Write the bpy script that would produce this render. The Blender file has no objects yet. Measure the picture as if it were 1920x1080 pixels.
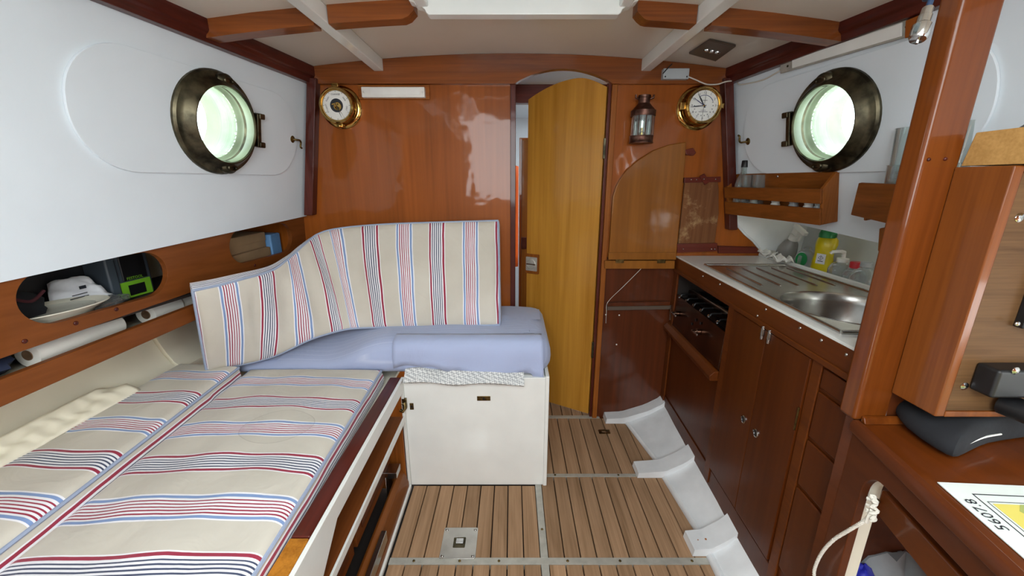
import bpy, math, random
from mathutils import Vector, Matrix
from mathutils.geometry import tessellate_polygon
random.seed(7)
S = bpy.context.scene
C = S.collection
PI = math.pi
# ------------------------------------------------------------------ camera
F = 735.0; TH = math.radians(15.2); CH = 1.12; D = 1.70       # focal length in px (1920 wide), pitch, eye height, bulkhead distance
cd = bpy.data.cameras.new('camera'); cam = bpy.data.objects.new('camera', cd); C.objects.link(cam)
cam.location = (0, 0, CH); cam.rotation_euler = (PI/2 - TH, 0, 0)
cd.sensor_width = 36; cd.lens = F/1920*36; cd.clip_start = 0.02
S.camera = cam
S.view_settings.view_transform = 'Standard'; S.view_settings.look = 'None'
S.view_settings.exposure = 0.0; S.view_settings.gamma = 1; S.view_settings.use_curve_mapping = False
# ------------------------------------------------------------------ sky light (bright overcast)
w = bpy.data.worlds.new('sky'); S.world = w; w.use_nodes = True
w.node_tree.nodes['Background'].inputs[0].default_value = (0.90, 0.97, 1.0, 1)
w.node_tree.nodes['Background'].inputs[1].default_value = 11.0
def portal(name, loc, rot, sx, sy):                              # sampling guides in the openings (give off no light themselves)
    l = bpy.data.lights.new(name, 'AREA'); l.shape = 'RECTANGLE'; l.size = sx; l.size_y = sy
    o = bpy.data.objects.new(name, l); C.objects.link(o); o.location = loc; o.rotation_euler = rot
    l.cycles.is_portal = True
# hatch, companionway, cockpit opening
portal('hatch_portal', (.03, .80, 1.74), (0, 0, 0), .50, .74)
portal('companionway_portal', (.03, -.72, 1.28), (PI/2, 0, 0), .90, .70)
portal('slide_portal', (.03, -.28, 1.66), (0, 0, 0), .90, .84)
portal('fore_hatch_portal', (.675, 2.4, 1.63), (0, 0, 0), .65, .6)  # opening out of view, added to light the fore cabin

# ------------------------------------------------------------------ pixel -> place
sT, cT = math.sin(TH), math.cos(TH)
EYE = Vector((0, 0, CH))
def ray(px, py):
    u = (px-960)/F; v = (540-py)/F
    return Vector((u, cT+v*sT, -sT+v*cT))
def PX(px, py, x): d = ray(px, py); return EYE + d*(x/d.x)
def PY(px, py, y=D): d = ray(px, py); return EYE + d*(y/d.y)
def PZ(px, py, z): d = ray(px, py); return EYE + d*((z-CH)/d.z)
class Plane:
    """vertical-ish plane x = x0 + a*(z-z0) + b*(D-y), frame U forward, V up, N towards the cabin"""
    def __init__(s, x0, z0, a, b, side):
        s.x0, s.z0, s.a, s.b = x0, z0, a, b
        s.O = Vector((x0, D, z0))
        s.U = Vector((-b, 1, 0)).normalized()
        n = Vector((1, b, -a)).normalized()
        s.N = n if side < 0 else -n
        s.V = s.U.cross(s.N); 
        if s.V.z < 0: s.V = -s.V
        s.V.normalize()
    def x(s, y, z): return s.x0 + s.a*(z-s.z0) + s.b*(D-y)
    def px(s, px, py, off=0):
        d = ray(px, py); o = s.O + s.N*off
        return EYE + d*((o-EYE).dot(s.N)/d.dot(s.N))
    def uv(s, px, py, off=0): 
        p = s.px(px, py, off) - s.O
        return (p.dot(s.U), p.dot(s.V))
    def at(s, u, v, n=0): return s.O + s.U*u + s.V*v + s.N*n
    def uvp(s, p): p = Vector(p)-s.O; return (p.dot(s.U), p.dot(s.V))
WL = Plane(-.796, 1.505, .157, -.12, -1)
WR = Plane(.862, 1.486, -.179, .12, 1)
GF = Plane(.727, .80, 0, -.05, 1)                                # galley front

# ------------------------------------------------------------------ materials
def lin(h):
    h = h.lstrip('#'); r = [int(h[i:i+2], 16)/255 for i in (0, 2, 4)]
    return tuple((c/12.92 if c <= .04045 else ((c+.055)/1.055)**2.4) for c in r) + (1,)
class NT:
    def __init__(s, name):
        s.m = bpy.data.materials.new(name); s.m.use_nodes = True
        s.t = s.m.node_tree; s.b = s.t.nodes['Principled BSDF']
    def n(s, typ, **k):
        nd = s.t.nodes.new(typ)
        for a, v in k.items():
            if a.startswith('i_'):
                key = a[2:]; key = int(key) if key.isdigit() else key.replace('_', ' ')
                nd.inputs[key].default_value = v
            else: setattr(nd, a, v)
        return nd
    def l(s, a, b): s.t.links.new(a, b)
    def set(s, **k):
        for a, v in k.items(): s.b.inputs[a.replace('_', ' ')].default_value = v
    def ramp(s, stops, interp='LINEAR'):
        r = s.n('ShaderNodeValToRGB'); cr = r.color_ramp; cr.interpolation = interp
        while len(cr.elements) > 1: cr.elements.remove(cr.elements[-1])
        cr.elements[0].position = stops[0][0]; cr.elements[0].color = stops[0][1]
        for p, c in stops[1:]:
            e = cr.elements.new(p); e.color = c
        return r
    def bump(s, h, strength, dist=.002):
        b = s.n('ShaderNodeBump', i_Strength=strength, i_Distance=dist); s.l(h, b.inputs['Height']); s.l(b.outputs[0], s.b.inputs['Normal'])
def paint(name, col, rough=.4, metal=0, coat=0, noise=.04, bump=0, nscale=12, **k):
    t = NT(name); c = lin(col)
    t.set(Roughness=rough, Metallic=metal, Coat_Weight=coat, Coat_Roughness=.08, **k)
    tc = t.n('ShaderNodeTexCoord'); ns = t.n('ShaderNodeTexNoise', i_Scale=nscale, i_Detail=4.0)
    t.l(tc.outputs['Object'], ns.inputs['Vector'])
    lo = tuple(x*(1-noise*2) for x in c[:3])+(1,); hi = tuple(min(1, x*(1+noise)) for x in c[:3])+(1,)
    r = t.ramp([(.3, lo), (.7, hi)]); t.l(ns.outputs[0], r.inputs[0]); t.l(r.outputs[0], t.b.inputs['Base Color'])
    if bump: 
        n2 = t.n('ShaderNodeTexNoise', i_Scale=nscale*8, i_Detail=3.0); t.l(tc.outputs['Object'], n2.inputs['Vector']); t.bump(n2.outputs[0], bump)
    return t.m
def wood(name, light, dark, axis='z', rough=.32, coat=.5, scale=1.0, ring=.5, vary=.0, bump=.15, coat_rough=.12, stain=None, wave=.12):
    t = NT(name); t.set(Roughness=rough+.12, Coat_Weight=coat, Coat_Roughness=coat_rough); t.b.inputs['Specular IOR Level'].default_value = .18; t.b.inputs['Coat IOR'].default_value = 1.42
    tc = t.n('ShaderNodeTexCoord'); oi = t.n('ShaderNodeObjectInfo')
    off = t.n('ShaderNodeVectorMath', operation='SCALE'); off.inputs[0].default_value = (13.1, 7.7, 21.3); t.l(oi.outputs['Random'], off.inputs['Scale'])
    add = t.n('ShaderNodeVectorMath', operation='ADD'); t.l(tc.outputs['Object'], add.inputs[0]); t.l(off.outputs[0], add.inputs[1])
    sc = {'x': (1.2, 14, 14), 'y': (14, 1.2, 14), 'z': (14, 14, 1.2)}[axis]
    mp = t.n('ShaderNodeMapping'); mp.inputs['Scale'].default_value = tuple(v*scale for v in sc); t.l(add.outputs[0], mp.inputs[0])
    a = t.n('ShaderNodeTexNoise', i_Scale=1.0, i_Detail=5.0, i_Roughness=.6, i_Distortion=.8); t.l(mp.outputs[0], a.inputs[0])
    mp2 = t.n('ShaderNodeMapping'); mp2.inputs['Scale'].default_value = tuple(v*scale*(2.0 if v < 5 else 9) for v in sc); t.l(add.outputs[0], mp2.inputs[0])
    b = t.n('ShaderNodeTexNoise', i_Scale=1.0, i_Detail=3.0); t.l(mp2.outputs[0], b.inputs[0])
    mx = t.n('ShaderNodeMix', i_Factor=.35); t.l(a.outputs[0], mx.inputs['A']); t.l(b.outputs[0], mx.inputs['B'])
    L, K = lin(light), lin(dark)
    r = t.ramp([(.36, K), (.64, L)]); t.l(mx.outputs[0], r.inputs[0])
    out = r.outputs[0]
    if vary:
        hs = t.n('ShaderNodeHueSaturation'); mr = t.n('ShaderNodeMapRange', i_3=1-vary, i_4=1+vary); t.l(oi.outputs['Random'], mr.inputs[0]); t.l(mr.outputs[0], hs.inputs['Value']); t.l(out, hs.inputs['Color']); out = hs.outputs[0]
    if stain:
        n3 = t.n('ShaderNodeTexNoise', i_Scale=stain[1], i_Detail=6.0, i_Roughness=.7); t.l(add.outputs[0], n3.inputs[0])
        rr = t.ramp([(.52, (0, 0, 0, 1)), (.68, (1, 1, 1, 1))]); t.l(n3.outputs[0], rr.inputs[0])
        m3 = t.n('ShaderNodeMix', data_type='RGBA'); t.l(rr.outputs[0], m3.inputs['Factor']); t.l(out, m3.inputs[6]); m3.inputs[7].default_value = lin(stain[0]); out = m3.outputs[2]
    t.l(out, t.b.inputs['Base Color'])
    if bump: t.bump(mx.outputs[0], bump, .001)
    wv = t.n('ShaderNodeTexNoise', i_Scale=9.0, i_Detail=2.0); t.l(add.outputs[0], wv.inputs[0])
    wb_ = t.n('ShaderNodeBump', i_Strength=wave, i_Distance=.02); t.l(wv.outputs[0], wb_.inputs['Height']); t.l(wb_.outputs[0], t.b.inputs['Coat Normal'])
    return t.m
def metal(name, col, rough=.25, bump=0, nscale=30, dark=None):
    t = NT(name); t.set(Metallic=1, Roughness=rough); c = lin(col); t.b.inputs['Base Color'].default_value = c
    tc = t.n('ShaderNodeTexCoord'); ns = t.n('ShaderNodeTexNoise', i_Scale=float(nscale), i_Detail=5.0); t.l(tc.outputs['Object'], ns.inputs[0])
    r = t.ramp([(.35, lin(dark) if dark else tuple(x*.8 for x in c[:3])+(1,)), (.65, c)]); t.l(ns.outputs[0], r.inputs[0]); t.l(r.outputs[0], t.b.inputs['Base Color'])
    rr = t.n('ShaderNodeMapRange', i_3=max(.03, rough-.02), i_4=rough+.03); t.l(ns.outputs[0], rr.inputs[0]); t.l(rr.outputs[0], t.b.inputs['Roughness'])
    if bump: t.bump(ns.outputs[0], bump)
    return t.m
def glass(name, col='#ffffff', rough=.02, ior=1.45, haze=0):
    t = NT(name); t.set(Roughness=rough, Transmission_Weight=1.0, IOR=ior); t.b.inputs['Base Color'].default_value = lin(col)
    # thin clear ware: mix with transparency so that light passes
    tr = t.n('ShaderNodeBsdfTransparent'); tr.inputs[0].default_value = lin(col)
    gl = t.n('ShaderNodeBsdfGlossy', i_Roughness=.05); fr = t.n('ShaderNodeFresnel', i_IOR=ior)
    lw = t.n('ShaderNodeLayerWeight', i_Blend=.38)
    mx = t.n('ShaderNodeMixShader'); t.l(lw.outputs['Facing'], mx.inputs[0]); t.l(tr.outputs[0], mx.inputs[1]); t.l(gl.outputs[0], mx.inputs[2])
    if haze:
        df = t.n('ShaderNodeBsdfDiffuse'); df.inputs[0].default_value = (.75, .78, .78, 1); m2 = t.n('ShaderNodeMixShader', i_0=haze); t.l(mx.outputs[0], m2.inputs[1]); t.l(df.outputs[0], m2.inputs[2]); mx = m2
    out = [n for n in t.t.nodes if n.type == 'OUTPUT_MATERIAL'][0]; t.l(mx.outputs[0], out.inputs[0])
    return t.m
BEIGE, WHT, RED, BLU, NAV = '#cbc5b8', '#ececf0', '#99233f', '#7f99c6', '#3c4560'
def stripes(name, ring=None):
    t = NT(name); t.set(Roughness=.85, Sheen_Weight=.2)
    uv = t.n('ShaderNodeUVMap'); sx = t.n('ShaderNodeSeparateXYZ'); t.l(uv.outputs[0], sx.inputs[0])
    tc = t.n('ShaderNodeTexCoord'); wob = t.n('ShaderNodeTexNoise', i_Scale=7.0, i_Detail=2.0); t.l(tc.outputs['Object'], wob.inputs[0])
    wm = t.n('ShaderNodeMath', operation='MULTIPLY_ADD', i_1=.010, i_2=-.005); t.l(wob.outputs[0], wm.inputs[0])
    ad = t.n('ShaderNodeMath', operation='ADD'); t.l(sx.outputs[0], ad.inputs[0]); t.l(wm.outputs[0], ad.inputs[1])
    H = .129
    dv = t.n('ShaderNodeMath', operation='DIVIDE', i_1=H); t.l(ad.outputs[0], dv.inputs[0])
    fr = t.n('ShaderNodeMath', operation='FRACT'); t.l(dv.outputs[0], fr.inputs[0])
    hf = t.n('ShaderNodeMath', operation='MULTIPLY', i_1=.5); t.l(dv.outputs[0], hf.inputs[0])
    f2 = t.n('ShaderNodeMath', operation='FRACT'); t.l(hf.outputs[0], f2.inputs[0])
    gt = t.n('ShaderNodeMath', operation='GREATER_THAN', i_1=.5); t.l(f2.outputs[0], gt.inputs[0])
    A = [(0, BEIGE), (.058, WHT), (.0615, BLU), (.0685, WHT)]
    p = .0725
    for i in range(5): A += [(p, RED), (p+.0032, WHT)]; p += .0080
    A += [(p+.0005, BLU), (p+.0075, WHT), (p+.0115, BEIGE)]
    B = [(0, BEIGE), (.058, WHT), (.061, RED), (.068, WHT)]
    p = .0725
    for i in range(5): B += [(p, NAV), (p+.0033, WHT)]; p += .0080
    B += [(p+.0005, RED), (p+.0075, WHT), (p+.0105, BEIGE)]
    ra = t.ramp([(a/H, lin(c)) for a, c in A], 'CONSTANT'); rb = t.ramp([(a/H, lin(c)) for a, c in B], 'CONSTANT')
    t.l(fr.outputs[0], ra.inputs[0]); t.l(fr.outputs[0], rb.inputs[0])
    mx = t.n('ShaderNodeMix', data_type='RGBA'); t.l(gt.outputs[0], mx.inputs['Factor']); t.l(ra.outputs[0], mx.inputs[6]); t.l(rb.outputs[0], mx.inputs[7])
    # slight soiling
    ns = t.n('ShaderNodeTexNoise', i_Scale=5.0, i_Detail=5.0); t.l(tc.outputs['Object'], ns.inputs[0])
    rr = t.ramp([(.3, (.86, .85, .83, 1)), (.65, (1, 1, 1, 1))]); t.l(ns.outputs[0], rr.inputs[0])
    ml = t.n('ShaderNodeMix', data_type='RGBA', blend_type='MULTIPLY', i_Factor=1.0); t.l(mx.outputs[2], ml.inputs[6]); t.l(rr.outputs[0], ml.inputs[7])
    t.l(ml.outputs[2], t.b.inputs['Base Color'])
    if ring:
        mp = t.n('ShaderNodeMapping'); mp.inputs['Location'].default_value = (-ring[0]/ring[2], -ring[1]/ring[3], 0); mp.inputs['Scale'].default_value = (1/ring[2], 1/ring[3], 0); t.l(tc.outputs['Object'], mp.inputs[0])
        ln_ = t.n('ShaderNodeVectorMath', operation='LENGTH'); t.l(mp.outputs[0], ln_.inputs[0])
        wn = t.n('ShaderNodeMath', operation='MULTIPLY_ADD', i_1=.25, i_2=-.125); t.l(ns.outputs[0], wn.inputs[0]); sm_ = t.n('ShaderNodeMath', operation='ADD'); t.l(ln_.outputs['Value'], sm_.inputs[0]); t.l(wn.outputs[0], sm_.inputs[1])
        rg_ = t.ramp([(0, (.97, .97, .96, 1)), (.955, (.95, .95, .94, 1)), (.985, (.76, .75, .74, 1)), (1.0, (1, 1, 1, 1))]); t.l(sm_.outputs[0], rg_.inputs[0])
        m2 = t.n('ShaderNodeMix', data_type='RGBA', blend_type='MULTIPLY', i_Factor=1.0); t.l(ml.outputs[2], m2.inputs[6]); t.l(rg_.outputs[0], m2.inputs[7]); t.l(m2.outputs[2], t.b.inputs['Base Color'])
    wr = t.n('ShaderNodeTexNoise', i_Scale=9.0, i_Detail=3.0, i_Distortion=1.5); t.l(tc.outputs['Object'], wr.inputs[0])
    t.bump(wr.outputs[0], .35, .012)
    return t.m
def sheetmat(name):
    t = NT(name); t.set(Roughness=.9, Sheen_Weight=.2)
    tc = t.n('ShaderNodeTexCoord'); uv = t.n('ShaderNodeUVMap'); sx = t.n('ShaderNodeSeparateXYZ'); t.l(uv.outputs[0], sx.inputs[0])
    m = t.n('ShaderNodeMath', operation='MULTIPLY', i_1=1/.022); t.l(sx.outputs[1], m.inputs[0])
    fr = t.n('ShaderNodeMath', operation='FRACT'); t.l(m.outputs[0], fr.inputs[0])
    r = t.ramp([(0, lin('#a6b1d0')), (.8, lin('#a6b1d0')), (.88, lin('#b7c0d8')), (1, lin('#a6b1d0'))]); t.l(fr.outputs[0], r.inputs[0])
    ns = t.n('ShaderNodeTexNoise', i_Scale=3.0, i_Detail=4.0); t.l(tc.outputs['Object'], ns.inputs[0])
    rr = t.ramp([(.35, (.9, .9, .9, 1)), (.6, (1, 1, 1, 1))]); t.l(ns.outputs[0], rr.inputs[0])
    ml = t.n('ShaderNodeMix', data_type='RGBA', blend_type='MULTIPLY', i_Factor=1.0); t.l(r.outputs[0], ml.inputs[6]); t.l(rr.outputs[0], ml.inputs[7]); t.l(ml.outputs[2], t.b.inputs['Base Color'])
    wr = t.n('ShaderNodeTexNoise', i_Scale=8.0, i_Detail=4.0, i_Distortion=1.2); t.l(tc.outputs['Object'], wr.inputs[0]); t.bump(wr.outputs[0], .4, .012)
    return t.m
def checker(name, a, b, sc):
    t = NT(name); t.set(Roughness=.9); tc = t.n('ShaderNodeTexCoord'); mp = t.n('ShaderNodeMapping'); mp.inputs['Rotation'].default_value = (0, .785, .785); t.l(tc.outputs['Object'], mp.inputs[0])
    ck = t.n('ShaderNodeTexChecker', i_Scale=float(sc)); ck.inputs[1].default_value = lin(a); ck.inputs[2].default_value = lin(b); t.l(mp.outputs[0], ck.inputs[0]); t.l(ck.outputs[0], t.b.inputs['Base Color'])
    t.bump(ck.outputs[1], .4, .003); return t.m
M = {}
M['white'] = paint('cabin_white_paint', '#dde5ea', .42, noise=.015, nscale=6, bump=.03)
M['ceil'] = paint('deckhead_gloss_paint', '#dbd3c5', .28, noise=.015, nscale=5, bump=.02)
M['gloss'] = paint('gloss_white_paint', '#e3e4df', .18, noise=.02, bump=.05)
M['cream'] = paint('cream_hull_paint', '#f0e9d4', .5, noise=.03, nscale=8)
M['hullwhite'] = paint('bilge_white_paint', '#dfe1e2', .35, noise=.07, nscale=9, bump=.15)
M['recess'] = paint('hull_lining_white', '#e4e6e4', .5, noise=.06, nscale=6)
M['bulk'] = wood('mahogany_plywood', '#a0551a', '#82430f', 'z', rough=.3, coat=.6, coat_rough=.06, scale=.5, bump=.03)
M['bulk_dark'] = wood('dark_mahogany_plywood', '#5a2a12', '#44200d', 'z', rough=.3, coat=.7, scale=.5, bump=.06)
M['header'] = wood('varnished_oak_beam', '#8a4a1b', '#663410', 'x', rough=.3, coat=.6, scale=1.3, bump=.1)
M['teakx'] = wood('teak_across', '#a3601f', '#7a3f12', 'x', rough=.38, coat=.25, scale=1.4)
M['teaky'] = wood('teak_lengthwise', '#8a4d1a', '#6b390f', 'y', rough=.4, coat=.25, scale=1.2)
M['teakz'] = wood('teak_upright', '#9c5a22', '#774011', 'z', rough=.4, coat=.25, scale=1.2)
M['fascia'] = wood('locker_fascia_mahogany', '#7f461d', '#683711', 'y', rough=.45, coat=.2, scale=.6)
M['dark'] = wood('dark_mahogany_trim', '#561f14', '#3a120c', 'y', rough=.33, coat=.5)
M['darkz'] = wood('dark_mahogany_post', '#5a2418', '#40160e', 'z', rough=.33, coat=.5)
M['darkx'] = wood('dark_mahogany_rail', '#6a2a1c', '#4b1a12', 'x', rough=.33, coat=.4)
M['door'] = wood('golden_door_veneer', '#c38c35', '#a36e20', 'z', rough=.34, coat=.7, coat_rough=.15, scale=.55, bump=.05)
M['leaf'] = wood('golden_brown_leaf', '#90591d', '#784612', 'z', rough=.38, coat=.4, scale=.5, bump=.05)
M['board'] = wood('worn_chopping_board', '#7b5233', '#5d3721', 'z', rough=.8, coat=0, scale=.6, stain=('#a98a62', 7.0))
M['galley'] = wood('red_brown_galley_ply', '#572808', '#471d04', 'z', rough=.3, coat=.25, coat_rough=.2, scale=.45, bump=.04)
M['galleyy'] = wood('red_brown_galley_rail', '#66320c', '#502408', 'y', rough=.35, coat=.25, scale=.8, bump=.06)
M['post'] = wood('varnished_post', '#733a10', '#582806', 'z', rough=.28, coat=.6, coat_rough=.07, scale=.9, bump=.12)
M['boxside'] = wood('figured_mahogany', '#83481a', '#5d2e0e', 'z', rough=.3, coat=.5, scale=.7, bump=.05)
M['laminate'] = wood('brown_laminate', '#6d5034', '#503822', 'x', rough=.45, coat=0, scale=2.2)
M['oak'] = wood('pale_oak', '#bd9257', '#a37a44', 'x', rough=.5, coat=.1, scale=2.0)
M['endgrain'] = wood('golden_end_block', '#b97825', '#8e5613', 'z', rough=.35, coat=.4, scale=2)
M['table'] = wood('chart_table_mahogany', '#6a320e', '#562708', 'y', rough=.25, coat=.7, coat_rough=.12, scale=.5, bump=.04)
M['tablefront'] = wood('chart_table_front', '#5d2d13', '#4d240f', 'y', rough=.35, coat=.3, scale=.5, bump=.04)
M['plank'] = wood('worn_teak_plank', '#aa8869', '#87694d', 'y', rough=.75, coat=0, scale=1.6, vary=.12, bump=.3)
M['berthwood'] = wood('berth_front_wood', '#7b4219', '#5f2f10', 'y', rough=.4, coat=.3, scale=.9)
M['stripe'] = stripes('striped_cotton')
M['sheet'] = sheetmat('pale_blue_sheet')
M['piping'] = paint('blue_grey_piping', '#9aa6bd', .8)
M['mesh'] = checker('white_mesh_pad', '#dededb', '#a9abab', 150)
M['bronze'] = metal('dull_bronze', '#6b6450', .42, .25, 25, '#37342a')
M['brass'] = metal('polished_brass', '#c7a25e', .15, 0, 20, '#a98647')
M['brassdull'] = metal('tarnished_brass', '#8c7647', .35, .1, 60, '#4b4029')
M['copper'] = metal('aged_copper', '#75574c', .42, .15, 40, '#4d332c')
M['steel'] = metal('brushed_steel', '#bdbbb6', .25, .0, 18, '#a9a7a2')
M['alu'] = paint('aluminium_strip', '#b5b3a9', .5, metal=.35, noise=.08, nscale=40)
M['chrome'] = metal('chrome', '#cfcfcf', .12, 0, 40, '#a8a8a8')
M['cooker'] = metal('cooker_bronze_steel', '#7d6355', .24, .02, 15, '#5d4539')
M['black'] = paint('black_plastic', '#141416', .45, noise=.1)
M['blackcloth'] = paint('black_cloth', '#1a1c21', .9, noise=.15, bump=.2)
M['iron'] = paint('black_enamel', '#0d0d0e', .3)
M['dial'] = paint('white_dial', '#e8e8e2', .35)
M['ink'] = paint('dial_ink', '#20242c', .5)
M['inkblue'] = paint('dial_blue_ink', '#2a3470', .5)
M['whiteplastic'] = paint('white_plastic', '#e6e4dc', .35)
M['greyplastic'] = paint('grey_plastic', '#a9aeb0', .45)
M['clear'] = glass('clear_glass', '#eef4f2', haze=.10)
M['smokegrey'] = paint('smoky_plastic', '#8b8782', .35)
M['clear2'] = glass('clear_plastic', '#dfe3e3', haze=.16)
M['pane'] = glass('port_pane', '#f4fbf8')
M['tube'] = paint('port_tube_paint', '#98a489', .3, noise=.2, nscale=9)
M['yellow'] = paint('yellow_bottle', '#d9c400', .3, coat=.3)
M['green'] = paint('green_cap', '#0f7a3c', .35)
M['red'] = paint('red_cap', '#c01822', .35)
M['paper'] = paint('paper', '#e6e6ea', .8, noise=.03)
M['tissue'] = paint('tissue_paper', '#e6e3da', .9, noise=.03, bump=.2)
M['card'] = paint('cardboard', '#9a7d5c', .85, noise=.08)
M['cardcore'] = paint('cardboard_core', '#7d6045', .9)
M['limegreen'] = paint('lime_green_plastic', '#7ab62c', .4)
M['slate'] = paint('slate_grey_case', '#414a52', .45)
M['navy'] = paint('navy_cloth', '#232c46', .9, noise=.15)
M['royal'] = paint('royal_blue_bag', '#2a2fae', .5)
M['greycloth'] = paint('grey_cloth', '#9aa0a2', .9, noise=.12, bump=.2)
M['maroon'] = paint('maroon_cloth', '#4a1a20', .9)
M['lightblue'] = paint('light_blue_box', '#6f9fd0', .5)
M['orange'] = paint('orange_cloth', '#ff6a08', .8)
M['rope'] = paint('white_rope', '#ded9cc', .9)
M['cable'] = paint('blue_cable', '#1e3350', .4)
M['whitecable'] = paint('white_cable', '#d6cfc2', .5)
M['chart'] = paint('chart_paper', '#e3ebe6', .45, noise=.02)
M['land'] = paint('chart_yellow', '#e0d26a', .5)
M['shoal'] = paint('chart_green', '#a9b468', .5)
M['rust'] = paint('rust_stain', '#a4622c', .9)
M['plate'] = paint('grey_ceramic', '#aaa79b', .4)
M['platerim'] = paint('cream_ceramic', '#ddd8c6', .35)
M['ventbrown'] = paint('brown_vent', '#574a3f', .4)
M['lockergrey'] = paint('grey_locker_paint', '#a4a9aa', .6, noise=.08, nscale=6)  # grey tone carries the shade inside the chart table locker
M['smoke'] = glass('smoked_acrylic', '#7d8282')
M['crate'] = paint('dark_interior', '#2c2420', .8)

# ------------------------------------------------------------------ mesh building
class MB:
    def __init__(s): s.v = []; s.f = []; s.uv = None
    def add(s, vs, fs, uv=None):
        k = len(s.v); s.v += [Vector(v) for v in vs]; s.f += [tuple(i+k for i in f) for f in fs]
        if uv is not None:
            if s.uv is None: s.uv = [(0, 0)]*k
            s.uv += list(uv)
        elif s.uv is not None: s.uv += [(0, 0)]*len(vs)
        return s
    def hexa(s, a, b):                                           # two quads a, b
        s.add(list(a)+list(b), [(3, 2, 1, 0), (4, 5, 6, 7), (0, 1, 5, 4), (1, 2, 6, 5), (2, 3, 7, 6), (3, 0, 4, 7)]); return s
    def box(s, x0, x1, y0, y1, z0, z1):
        return s.hexa([(x0, y0, z0), (x1, y0, z0), (x1, y1, z0), (x0, y1, z0)], [(x0, y0, z1), (x1, y0, z1), (x1, y1, z1), (x0, y1, z1)])
    def obox(s, c, X, Y, Z):                                     # centre and half-axis vectors
        c, X, Y, Z = map(Vector, (c, X, Y, Z))
        q = [c-X-Y, c+X-Y, c+X+Y, c-X+Y]
        return s.hexa([p-Z for p in q], [p+Z for p in q])
    def prism(s, pts, ext, holes=()):                            # planar polygon (3D points) extruded by a vector
        pts = [Vector(p) for p in pts]; holes = [[Vector(p) for p in h] for h in holes]; ext = Vector(ext)
        loops = [pts]+holes; allp = [p for l in loops for p in l]
        tri = tessellate_polygon(loops); n = len(allp)
        fs = [tuple(t) for t in tri] + [tuple(i+n for i in reversed(t)) for t in tri]
        k = 0
        for l in loops:
            m = len(l)
            for i in range(m): j = (i+1) % m; fs.append((k+i, k+j, n+k+j, n+k+i))
            k += m
        return s.add(allp+[p+ext for p in allp], fs)
    def tube(s, path, r, n=8, caps=True, closed=False):
        path = [Vector(p) for p in path]; m = len(path); rr = r if isinstance(r, (list, tuple)) else [r]*m
        up = Vector((0, 0, 1)); vs = []; prev = None
        for i, p in enumerate(path):
            a = path[i-1] if (i or closed) else p; b = path[(i+1) % m] if (i < m-1 or closed) else p
            t = (b-a).normalized()
            if prev is None:
                x = t.cross(up); 
                if x.length < 1e-3: x = t.cross(Vector((1, 0, 0)))
            else: x = prev - t*prev.dot(t)
            x.normalize(); prev = x; y = t.cross(x)
            vs += [p+(x*math.cos(2*PI*k/n)+y*math.sin(2*PI*k/n))*rr[i] for k in range(n)]
        fs = []
        for i in range(m if closed else m-1):
            for k in range(n): a, b = i*n+k, i*n+(k+1) % n; c = ((i+1) % m)*n; fs.append((a, b, c+(k+1) % n, c+k))
        if caps and not closed: fs += [tuple(range(n))[::-1], tuple((m-1)*n+k for k in range(n))]
        return s.add(vs, fs)
    def lathe(s, prof, O=(0, 0, 0), A=(0, 0, 1), n=24, closed=False, sx=1.0, cap=True):
        O = Vector(O); A = Vector(A).normalized(); X = A.orthogonal().normalized()
        if abs(A.z) < .95: X = A.cross(Vector((0, 0, 1))).normalized()
        Y = A.cross(X); vs = []; fs = []; m = len(prof)
        for r, h in prof: vs += [O+A*h+(X*math.cos(2*PI*k/n)*sx+Y*math.sin(2*PI*k/n))*max(r, 1e-5) for k in range(n)]
        for i in range(m if closed else m-1):
            for k in range(n): a, b = i*n+k, i*n+(k+1) % n; c = ((i+1) % m)*n; fs.append((a, b, c+(k+1) % n, c+k))
        if not closed and cap: fs += [tuple(range(n))[::-1], tuple((m-1)*n+k for k in range(n))]
        return s.add(vs, fs)
    def grid(s, pts, uvf=None, flip=False, close_u=False):       # pts[i][j]
        a, b = len(pts), len(pts[0]); vs = [p for r in pts for p in r]; fs = []
        for i in range(a-1 if not close_u else a):
            for j in range(b-1):
                q = (i*b+j, ((i+1) % a)*b+j, ((i+1) % a)*b+j+1, i*b+j+1); fs.append(q[::-1] if flip else q)
        return s.add(vs, fs, [uvf(i, j) for i in range(a) for j in range(b)] if uvf else None)
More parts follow.
